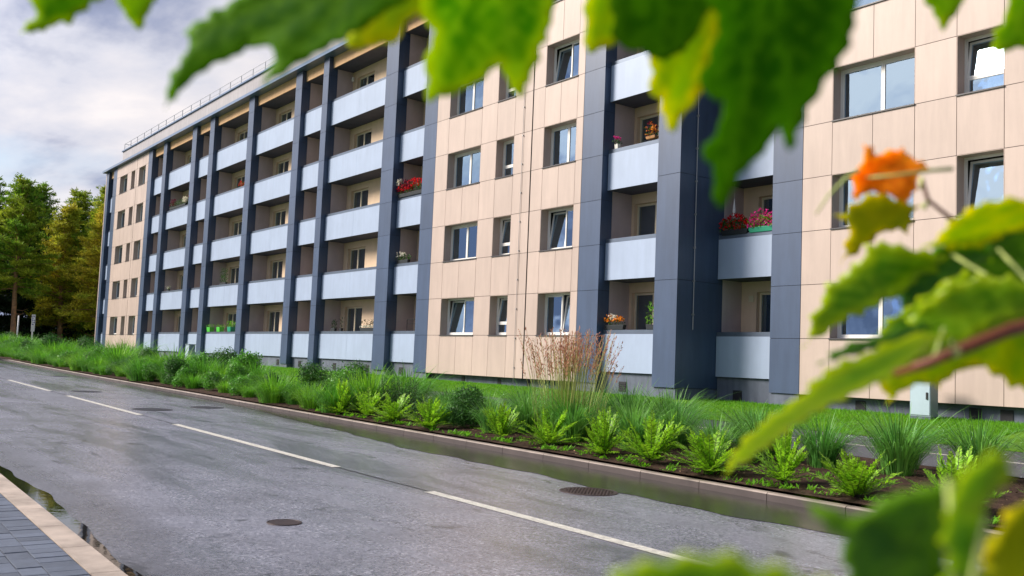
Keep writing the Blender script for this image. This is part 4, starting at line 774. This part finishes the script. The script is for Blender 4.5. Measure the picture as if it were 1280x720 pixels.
# ------------------------------------------------------------------ maple leaves close to the camera
LEAVES = [
    ('hang','green',[-0.3968,-19.3647,1.0004],[0.7958,0.6027,0.0593],[-0.0816,0.0097,0.9966],[[-55.7,-22.9],[-54.1,-15.2],[-51.2,-7.6],[-44.9,-1.6],[-40.6,3.6],[-44.4,10.4],[-39.2,14.0],[-30.3,18.9],[-15.1,24.4],[0.4,34.3],[35.2,36.6],[61.5,25.4],[72.5,13.2],[67.2,8.6],[63.6,6.6],[54.7,2.8],[47.4,-1.2],[38.3,-4.7],[29.8,-7.7],[20.8,-11.3],[9.5,-16.5],[-1.5,-21.4],[-0.2,-16.5],[2.4,-12.5],[4.1,-6.1],[2.0,-2.6],[-5.2,-1.7],[-13.8,-3.7],[-21.3,-5.8],[-31.7,-9.0],[-41.7,-13.2],[-49.6,-19.4]],[54.1,30.1]),
    ('hang','yellow',[-0.3953,-19.298,1.0262],[0.7791,0.624,-0.0604],[0.2679,-0.2443,0.932],[[-32.1,-10.9],[-25.8,-13.5],[-20.3,-11.9],[-13.1,-10.3],[-5.6,-10.6],[-1.2,-4.6],[0.6,0.5],[5.6,3.1],[10.4,0.6],[15.1,-5.2],[21.0,-7.0],[33.2,9.3],[25.7,27.0],[-2.2,25.5],[-15.3,5.6]],[13.9,30.7]),
    ('hang','light',[-0.358,-19.2787,1.0091],[0.3594,0.9229,0.1386],[0.2679,-0.2443,0.932],[[-28.2,20.1],[-25.9,10.5],[-21.3,7.0],[-23.3,-0.6],[-26.7,-5.8],[-24.3,-14.7],[-25.7,-25.1],[-20.1,-22.4],[-14.1,-22.2],[-8.8,-19.0],[-3.1,-17.0],[3.5,-11.4],[8.4,-8.9],[12.6,-15.5],[16.5,-22.2],[18.9,-24.1],[20.8,-18.7],[23.5,-12.1],[26.6,-2.0],[30.8,5.8],[33.4,14.0],[34.8,21.8],[33.1,37.4],[6.8,47.3],[-15.1,40.3],[-26.1,30.2]],[3.1,47.2]),
    ('hang','yellow',[-0.3676,-19.195,1.0481],[0.5923,0.8047,0.0407],[0.2679,-0.2443,0.932],[[-10.9,8.6],[-11.0,-5.4],[-9.8,-20.4],[-3.6,-17.5],[5.1,-14.3],[10.8,-9.4],[16.3,10.5],[11.7,22.3],[-8.8,24.2]],[3.3,30.0]),
    ('hang','green',[-0.303,-19.2224,1.0233],[0.5923,0.8047,0.0407],[0.2679,-0.2443,0.932],[[-21.6,9.2],[-19.1,-1.0],[-17.7,-12.1],[-10.7,-16.3],[-5.4,-15.6],[0.9,-19.8],[7.4,-18.4],[14.3,-13.1],[20.8,-1.0],[25.6,9.2],[19.5,22.7],[1.5,30.9],[-15.7,22.7]],[1.5,30.9]),
    ('hang','yellow',[-0.3261,-19.1842,1.0094],[0.5923,0.8047,0.0407],[0.2679,-0.2443,0.932],[[-17.5,13.9],[-15.0,8.3],[-12.7,0.7],[-14.3,-7.8],[-13.4,-10.5],[-8.2,-12.4],[-5.9,-20.6],[-1.5,-29.2],[1.7,-22.5],[4.3,-18.6],[9.1,-13.6],[11.0,-5.1],[14.1,1.8],[18.1,19.9],[20.1,30.6],[10.3,34.3],[-0.8,26.9]],[9.9,41.6]),
    ('hang','green',[-0.2453,-19.2224,0.9772],[0.4782,0.8735,0.0915],[0.2679,-0.2443,0.932],[[-25.3,39.3],[-19.2,27.6],[-18.1,21.6],[-21.0,11.2],[-25.1,3.0],[-22.2,-1.3],[-13.9,-3.9],[-14.1,-10.5],[-16.0,-17.0],[-21.1,-26.5],[-16.5,-29.8],[-15.1,-36.6],[-11.6,-48.6],[-8.3,-42.7],[-6.2,-34.3],[-1.2,-29.2],[4.7,-21.9],[10.0,-12.8],[11.5,-19.2],[15.8,-25.4],[17.1,-17.7],[20.0,-8.2],[26.0,2.7],[31.2,11.0],[34.6,20.2],[35.1,28.3],[35.7,34.9],[32.0,51.1],[2.1,62.2],[-19.2,53.6]],[2.1,62.2]),
    ('hang','light',[-0.2641,-19.0553,1.0621],[0.5923,0.8047,0.0407],[0.2679,-0.2443,0.932],[[-12.0,4.0],[-5.7,-4.0],[-1.6,-10.0],[2.1,-16.0],[4.7,-10.0],[8.4,-3.2],[10.8,3.2],[1.9,17.7],[-8.4,17.7]],[-2.5,19.6]),
    ('hang','light',[-0.241,-19.0222,1.0506],[0.5923,0.8047,0.0407],[0.2679,-0.2443,0.932],[[-13.2,-12.2],[-14.0,-3.3],[-9.4,4.7],[-9.6,14.6],[-5.0,30.2],[17.4,30.2],[30.5,-11.4],[12.4,-15.5],[3.5,-11.8],[-3.9,-13.0],[-8.7,-14.2]],[9.0,32.1]),
    ('hang','light',[-0.5353,-19.4234,1.0408],[0.5923,0.8047,0.0407],[0.2679,-0.2443,0.932],[[-25.5,-14.7],[-20.4,-8.6],[-13.5,-3.8],[-15.0,0.6],[-16.9,4.5],[-3.9,20.2],[17.3,26.0],[37.3,22.2],[31.6,8.5],[22.6,2.6],[14.5,-2.2],[4.4,-10.2],[-0.4,-8.2],[-4.9,-10.6],[-10.7,-13.5],[-17.9,-14.3]],[17.3,26.0]),
    ('hang','light',[-0.5118,-19.3918,1.0451],[0.5923,0.8047,0.0407],[0.2679,-0.2443,0.932],[[-10.6,3.1],[-7.5,-5.7],[-4.8,-10.9],[-1.1,-15.3],[2.9,-8.9],[7.4,-2.1],[11.0,3.9],[7.5,17.6],[-4.8,17.6]],[1.5,19.6]),
    ('side','orange',[-0.3427,-18.9836,0.9919],[0.7791,0.624,-0.0604],[0.2679,-0.2443,0.932],[[-15.3,18.2],[-8.6,17.5],[-7.1,11.6],[-0.1,15.8],[9.0,17.2],[12.8,12.4],[20.8,9.8],[24.6,5.1],[18.4,-1.2],[19.6,-7.6],[16.1,-13.9],[13.4,-19.1],[7.9,-15.3],[-1.7,-13.3],[-8.9,-12.7],[-14.5,-18.1],[-18.7,-14.8],[-18.0,-7.1],[-21.9,-1.2],[-15.8,4.2],[-14.1,10.8]],[21.0,-7.6]),
    ('side','olive',[-0.3603,-18.9701,0.9638],[0.7791,0.624,-0.0604],[0.2679,-0.2443,0.932],[[-25.0,3.8],[-15.8,11.2],[-5.5,20.1],[4.0,21.2],[15.8,17.7],[28.0,14.3],[24.5,3.2],[22.2,-5.8],[12.4,-4.4],[6.7,-5.3],[2.5,-11.4],[-6.3,-21.1],[-16.9,-29.5],[-16.0,-13.2],[-13.3,-4.5],[-19.8,1.5]],[28.0,14.3]),
    ('side','light',[-0.3224,-19.0311,0.9176],[0.8921,0.4281,-0.1442],[0.2679,-0.2443,0.932],[[-4.8,25.3],[4.8,28.8],[15.0,28.2],[27.6,26.6],[41.3,23.9],[36.5,13.3],[25.8,6.2],[20.5,0.8],[15.6,-4.6],[7.6,-10.6],[-0.4,-18.2],[-10.2,-23.3],[-21.5,-33.7],[-34.6,-45.6],[-29.3,-30.5],[-30.9,-22.3],[-24.5,-11.3],[-24.0,-1.5],[-15.5,4.6],[-9.7,13.0],[-2.0,19.6]],[41.3,23.9]),
    ('side','yellow',[-0.2536,-19.0258,0.9463],[0.7208,0.6836,-0.1144],[0.5135,-0.4158,0.7506],[[-30.8,-20.7],[-24.2,-9.9],[-22.6,-0.6],[-15.8,9.8],[-8.3,14.7],[2.1,18.6],[13.2,19.2],[34.7,16.2],[41.4,-4.6],[17.6,-1.9],[3.5,-9.6],[-1.3,-14.9],[-13.6,-20.0]],[37.6,7.1]),
    ('side','green',[-0.2928,-18.9579,0.9271],[0.7791,0.624,-0.0604],[0.2679,-0.2443,0.932],[[-38.1,-22.3],[-35.0,-9.3],[-30.4,8.5],[-16.5,20.8],[-6.8,29.6],[2.3,41.1],[18.5,45.3],[41.4,43.4],[53.2,-21.5],[30.0,-36.2],[12.8,-37.9],[-9.6,-35.0],[-27.7,-34.1]],[44.2,-17.4]),
    ('side','light',[-0.2673,-19.0384,0.8998],[0.7939,0.5837,-0.1704],[0.4469,-0.37,0.8145],[[-33.2,-21.3],[-33.1,-11.0],[-24.1,-1.4],[-19.8,7.0],[-8.8,19.0],[-1.2,27.6],[10.1,26.7],[21.5,20.7],[35.7,19.2],[46.0,7.4],[27.9,-5.6],[8.0,-22.5],[-12.7,-38.3],[-25.4,-36.3]],[39.1,5.8]),
    ('side','light',[-0.2766,-19.1304,0.8567],[0.7027,0.7017,-0.1178],[0.5668,-0.452,0.6888],[[-38.0,-76.2],[-37.7,-52.7],[-32.9,-37.5],[-24.5,-18.4],[-16.1,-3.1],[-11.1,12.4],[-7.3,21.8],[-1.5,30.3],[6.2,34.0],[12.9,41.5],[27.7,48.5],[41.7,45.3],[35.0,33.9],[30.6,25.3],[23.2,14.1],[15.9,8.0],[9.1,-1.4],[1.9,-10.0],[-5.1,-21.1],[-12.2,-33.8],[-17.5,-47.2],[-27.2,-60.9]],[42.1,43.9]),
    ('side','green',[-0.2863,-19.0791,0.883],[0.7027,0.7017,-0.1178],[0.5668,-0.452,0.6888],[[-24.5,-22.7],[-20.8,-11.0],[-13.1,-0.5],[-2.8,5.7],[6.5,15.0],[16.3,20.9],[28.6,16.9],[20.5,5.1],[7.6,-4.7],[-6.7,-11.4],[-15.5,-17.0]],[28.6,16.9]),
    ('side','yellow',[-0.2831,-19.0049,0.869],[0.7791,0.624,-0.0604],[0.2679,-0.2443,0.932],[[-44.7,-10.5],[-32.1,-0.9],[-16.5,7.9],[-1.6,18.8],[27.6,36.2],[51.0,45.3],[61.3,-10.0],[37.6,-7.6],[26.1,-4.3],[16.5,2.1],[8.8,5.9],[4.3,4.0],[-3.0,-2.9],[-8.2,-10.6],[-14.6,-8.5],[-22.6,-11.3],[-30.2,-19.0],[-34.7,-25.0],[-36.5,-15.4]],[21.7,28.4]),
    ('side','green',[-0.2848,-19.0147,0.925],[0.7406,0.6637,-0.1048],[0.4469,-0.37,0.8145],[[-23.3,-20.0],[-21.4,-8.2],[-15.2,7.0],[-9.4,14.8],[0.8,20.1],[8.6,19.7],[17.1,22.3],[22.3,17.1],[20.7,10.5],[14.3,7.1],[11.2,-0.9],[4.0,-5.5],[0.9,-14.2],[-5.3,-20.4],[-12.0,-25.2],[-17.1,-29.7]],[22.3,17.1]),
    ('side','light',[-0.245,-19.0589,0.8998],[0.8921,0.4281,-0.1442],[0.2679,-0.2443,0.932],[[-32.3,-10.8],[-25.2,-0.3],[-18.5,5.8],[-15.0,13.7],[-8.5,13.8],[-1.5,19.7],[5.0,18.2],[12.1,21.6],[25.2,19.5],[36.1,12.6],[42.2,4.5],[27.8,1.0],[15.3,-1.9],[6.7,-8.3],[-1.1,-17.2],[-9.5,-22.9],[-18.0,-29.7],[-23.8,-25.6],[-28.3,-19.9]],[41.6,8.3]),
    ('side','yellow',[-0.2909,-19.0342,0.8814],[0.7791,0.624,-0.0604],[0.2679,-0.2443,0.932],[[-19.9,-3.3],[-11.1,3.1],[1.2,8.0],[12.4,14.5],[20.8,9.9],[14.1,0.2],[3.0,-7.9],[-6.6,-12.2],[-15.1,-13.1]],[20.8,9.9]),
    ('low','green',[-0.1684,-19.2498,0.8215],[0.7791,0.624,-0.0604],[0.2679,-0.2443,0.932],[[-27.6,6.3],[-22.2,3.8],[-16.4,3.6],[-10.0,2.2],[-4.7,8.1],[1.0,11.1],[6.3,13.0],[13.5,17.2],[16.8,16.6],[16.5,11.9],[13.6,6.7],[16.4,1.9],[15.2,-6.4],[19.4,-13.9],[20.3,-30.4],[-9.1,-36.3],[-13.0,-15.5],[-17.5,-4.5],[-23.1,0.4]],[13.5,17.2]),
    ('low','light',[-0.1435,-19.2502,0.8263],[0.7406,0.6637,-0.1048],[0.4469,-0.37,0.8145],[[-8.4,2.0],[-8.3,9.5],[-7.5,15.3],[-5.8,20.2],[-2.1,25.8],[3.3,25.6],[5.5,19.9],[3.9,15.0],[2.7,10.0],[2.6,3.2],[5.6,-2.2],[4.9,-10.2],[9.1,-18.7],[12.0,-38.3],[-0.7,-42.0],[-4.6,-25.8],[-3.7,-15.6],[-8.1,-7.2]],[2.6,3.2]),
    ('low','olive',[-0.1661,-19.177,0.8095],[0.7791,0.624,-0.0604],[0.2679,-0.2443,0.932],[[-12.8,-18.1],[-10.7,-0.3],[-7.4,12.7],[0.5,22.9],[14.2,27.9],[23.8,-19.2],[-8.8,-28.8]],[22.8,-21.0]),
    ('low','light',[-0.1436,-19.3513,0.8183],[0.7791,0.624,-0.0604],[0.2679,-0.2443,0.932],[[-26.6,-1.8],[-19.6,3.9],[-10.9,7.1],[-0.8,9.6],[9.2,9.6],[19.1,8.4],[24.1,5.9],[23.6,-6.0],[-0.6,-21.4],[-22.4,-17.5]],[23.8,-7.9])]
TWIGS = [
    ('hang',0.0022,[[-0.538,-19.4315,1.0741],[-0.45,-19.362,1.0732],[-0.3816,-19.2857,1.0747],[-0.3137,-19.2094,1.0713],[-0.2575,-19.1828,1.0662],[-0.2476,-19.0699,1.0863],[-0.2078,-18.9864,1.1236]]),
    ('side',0.0034,[[-0.2638,-19.0974,0.8683],[-0.2486,-19.0943,0.8733],[-0.2342,-19.0924,0.8799],[-0.2202,-19.0746,0.8899],[-0.216,-19.0193,0.9007],[-0.2155,-18.8863,0.9282]]),
    ('side',0.0018,[[-0.3294,-18.9653,0.9907],[-0.3275,-18.961,0.977],[-0.32,-18.9493,0.9666],[-0.2892,-18.9386,0.9465],[-0.2481,-18.93,0.9214],[-0.2155,-18.8863,0.9282]]),
    ('side',0.0012,[[-0.3497,-18.9929,0.9893],[-0.3331,-18.9872,0.9895],[-0.3199,-18.9697,0.9933],[-0.318,-18.9505,0.9969]]),
    ('side',0.001,[[-0.3692,-19.0163,0.9652],[-0.3643,-19.0112,0.977],[-0.3571,-19.0029,0.9888],[-0.3519,-18.9965,0.9941]]),
    ('low',0.002,[[-0.1482,-19.3042,0.8002],[-0.1521,-19.2409,0.7953],[-0.1467,-19.1476,0.7878],[-0.1376,-19.0175,0.7971]])]

def leaf_mat(name, front, margin, back, tw=0.45, spec=0.03, rough=0.5):
    m = bpy.data.materials.new(name); m.use_nodes = True; nt = m.node_tree; nt.nodes.clear()
    o = N(nt, 'ShaderNodeOutputMaterial'); p = N(nt, 'ShaderNodeBsdfPrincipled'); tr = N(nt, 'ShaderNodeBsdfTranslucent'); mx = N(nt, 'ShaderNodeMixShader'); mx.inputs[0].default_value = tw
    at = N(nt, 'ShaderNodeAttribute'); at.attribute_name = 'vein'; ae = N(nt, 'ShaderNodeAttribute'); ae.attribute_name = 'edge'
    tc = N(nt, 'ShaderNodeTexCoord'); n = noise(nt, tc.outputs['Object'], 38, 5, 0.6, 0.5)
    c = mixc(nt, ramp(nt, ae.outputs['Fac'], [(0.0, 1.0), (0.75, 0.0)]).outputs[0], front, margin)
    c = mixc(nt, ramp(nt, n.outputs[0], [(0.42, 0), (0.66, 0.32)]).outputs[0], c, margin)
    c = mixc(nt, ramp(nt, at.outputs['Fac'], [(0.15, 0), (0.9, 0.6)]).outputs[0], c, back)
    nt.links.new(c, p.inputs['Base Color']); p.inputs['Roughness'].default_value = rough; p.inputs['Specular IOR Level'].default_value = spec
    nt.links.new(mixc(nt, 1.0, c, (2.2, 2.0, 0.7), 'MULTIPLY'), tr.inputs[0])
    b = N(nt, 'ShaderNodeBump'); b.inputs['Strength'].default_value = 0.5; b.inputs['Distance'].default_value = 0.002; nt.links.new(n.outputs[0], b.inputs['Height']); nt.links.new(b.outputs[0], p.inputs['Normal'])
    nt.links.new(p.outputs[0], mx.inputs[1]); nt.links.new(tr.outputs[0], mx.inputs[2]); nt.links.new(mx.outputs[0], o.inputs[0]); return m
LM = {'green': leaf_mat('dark_green_leaf', (0.040, 0.150, 0.002), (0.11, 0.27, 0.003), (0.17, 0.34, 0.01), 0.45), 'light': leaf_mat('fresh_green_leaf', (0.11, 0.30, 0.003), (0.40, 0.50, 0.004), (0.34, 0.50, 0.03), 0.5),
      'yellow': leaf_mat('backlit_yellow_leaf', (0.34, 0.46, 0.003), (0.58, 0.55, 0.004), (0.22, 0.40, 0.02), 0.55), 'orange': leaf_mat('orange_leaf', (0.82, 0.36, 0.015), (0.90, 0.58, 0.06), (0.42, 0.10, 0.015), 0.5), 'olive': leaf_mat('olive_leaf', (0.24, 0.30, 0.005), (0.62, 0.54, 0.008), (0.30, 0.34, 0.02), 0.5)}  # yellow leaves: daylight shining through the blade is put into the base colour
LMS = {'green': leaf_mat('glossy_dark_leaf', (0.035, 0.135, 0.002), (0.16, 0.32, 0.003), (0.17, 0.34, 0.01), 0.4, 0.5, 0.30), 'light': leaf_mat('glossy_fresh_leaf', (0.085, 0.24, 0.002), (0.42, 0.50, 0.004), (0.30, 0.46, 0.02), 0.5, 0.4, 0.30)}
M['twig'] = mat('red_brown_twig', (0.20, 0.055, 0.025), 0.5, 0.4, var=0.3, vscale=60); M['petiole'] = mat('petiole', (0.42, 0.48, 0.14), 0.5, 0.4)
BR = {'hang': tag(empty('maple_branch', (0.0, -19.4, 1.4)), 'maple branch hanging across the top of the view with large green leaves', 'branch', 'maple branches close to the camera'),
      'side': tag(empty('maple_branch', (0.2, -19.2, .85)), 'maple branch at the right with a curled orange leaf and reddish twig', 'branch', 'maple branches close to the camera'),
      'low': tag(empty('maple_branch', (0.2, -19.3, .65)), 'lowest maple branch with very blurred dark leaves at the bottom right', 'branch', 'maple branches close to the camera')}
twp = {}
for br, rad, pts in TWIGS:
    o_ = BR[br].location; b = MB(); n = len(pts); b.tube([Vector(p)-o_ for p in pts], [rad*(0.6+0.6*k/(n-1)) for k in range(n)], 8); b.build('twig', M['twig'] if rad > .0013 else M['petiole'], BR[br], smooth=True); twp.setdefault(br, []).extend(Vector(p) for p in pts if rad > .0013)
def seg_d(p, a, b):
    ab = b-a; t = max(0, min(1, (p-a).dot(ab)/max(1e-9, ab.dot(ab)))); return (p-a-ab*t).length
for li, (br, mk, o_, u_, v_, poly, base) in enumerate(LEAVES):
    r = random.Random(li+5); o_, u_, v_ = Vector(o_), Vector(u_), Vector(v_); nn = u_.cross(v_); P = [Vector(p)/1000 for p in poly]; base = Vector(base)/1000
    # finely serrated outline
    Q = []; m = len(P)
    for i in range(m):
        a, c_ = P[i], P[(i+1) % m]; L = (c_-a).length; Q.append(a)
        nsub = max(1, int(L/0.0028)); d = (c_-a).normalized() if L > 0 else Vector((0, 0)); pr = Vector((-d.y, d.x))
        for k in range(1, nsub):
            per, ta = (0.011, 0.0030) if br == 'hang' else (0.012, 0.0042); sw = (k/nsub*L % per)/per; tooth = (sw if sw < 0.75 else (1-sw)*3)*ta*(0.6+0.8*r.random()); Q.append(a.lerp(c_, k/nsub)-pr*tooth)
    xs_ = [p.x for p in P]; ys_ = [p.y for p in P]; g = max(0.004, (max(xs_)-min(xs_))/48)
    def inside(p):
        c_ = False; j = m-1
        for i in range(m):
            if (P[i].y > p.y) != (P[j].y > p.y) and p.x < (P[j].x-P[i].x)*(p.y-P[i].y)/(P[j].y-P[i].y)+P[i].x: c_ = not c_
            j = i
        return c_
    pts = list(Q); x = min(xs_)
    while x < max(xs_):
        y = min(ys_)
        while y < max(ys_):
            p = Vector((x+r.uniform(-.2, .2)*g, y+r.uniform(-.2, .2)*g))
            if inside(p) and min(seg_d(p, Q[i], Q[(i+1) % len(Q)]) for i in range(len(Q))) > g*0.45: pts.append(p)
            y += g
        x += g
    vv, ee, ff, *_ = mgeo.delaunay_2d_cdt(pts, [], [list(range(len(Q)))], 1, 1e-6)
    dist = [(p-base).length for p in P]; tips = [P[i] for i in range(m) if dist[i] > dist[i-1] and dist[i] > dist[(i+1) % m] and dist[i] > 0.45*max(dist)]
    size = max(dist); ph = r.uniform(0, 6); V3 = []; ve = []; ed = []
    for p in vv:
        p = Vector(p[:2]); dv = min([seg_d(p, base, t_) for t_ in tips] or [1]); de = min(seg_d(p, P[i], P[(i+1) % m]) for i in range(m))
        rr_ = (p-base).length/size
        tn = min(tips, key=lambda t_: seg_d(p, base, t_)) if tips else P[0]; ax = (tn-base).normalized(); sa = (p-base).dot(ax); sp_ = 0.10*size; fr = ((sa-abs(dv)*0.9)/sp_) % 1.0; d2 = min(fr, 1-fr)*sp_*0.74
        amp = 0.45 if br == 'hang' else 0.7; zz = amp*(0.05*size*min(1, dv/(0.16*size)) + 0.006*size*min(1, d2/(0.03*size)) + 0.05*size*math.sin(rr_*2.6+ph)*0.5 - 0.10*size*rr_**2*0.5) + (0.10 if mk == 'orange' else 0.02)*size*math.sin(p.x*7/size+ph)*math.sin(p.y*6/size+ph*2)
        V3.append(o_+u_*p.x+v_*p.y+nn*(zz)-BR[br].location); ve.append(max(0.0, 1-dv/0.0030, 0.85*(1-d2/0.0022))); ed.append(min(1.0, de/(0.13*size)))
    me = bpy.data.meshes.new('leaf'); me.from_pydata([tuple(a) for a in V3], [], [tuple(f) for f in ff]); me.materials.append((LMS if br != 'hang' else LM).get(mk) or LM[mk])
    for nm, dat in (('vein', ve), ('edge', ed)):
        at = me.attributes.new(nm, 'FLOAT', 'POINT'); at.data.foreach_set('value', dat)
    me.polygons.foreach_set('use_smooth', [True]*len(me.polygons)); lo = bpy.data.objects.new('leaf', me); COL.objects.link(lo); lo.parent = BR[br]
    sm_ = lo.modifiers.new('thickness', 'SOLIDIFY'); sm_.thickness = 0.0004
    bw = o_+u_*base.x+v_*base.y-BR[br].location; tp = min(twp[br], key=lambda q: (q-BR[br].location-bw).length)-BR[br].location
    if (tp-bw).length > 0.004:
        b = MB(); mid = (bw+tp)/2+Vector((0, 0, -0.004)); b.tube([bw, mid, tp], [0.0009, 0.0010, 0.0013], 6); b.build('petiole', M['petiole'], lo, smooth=True)
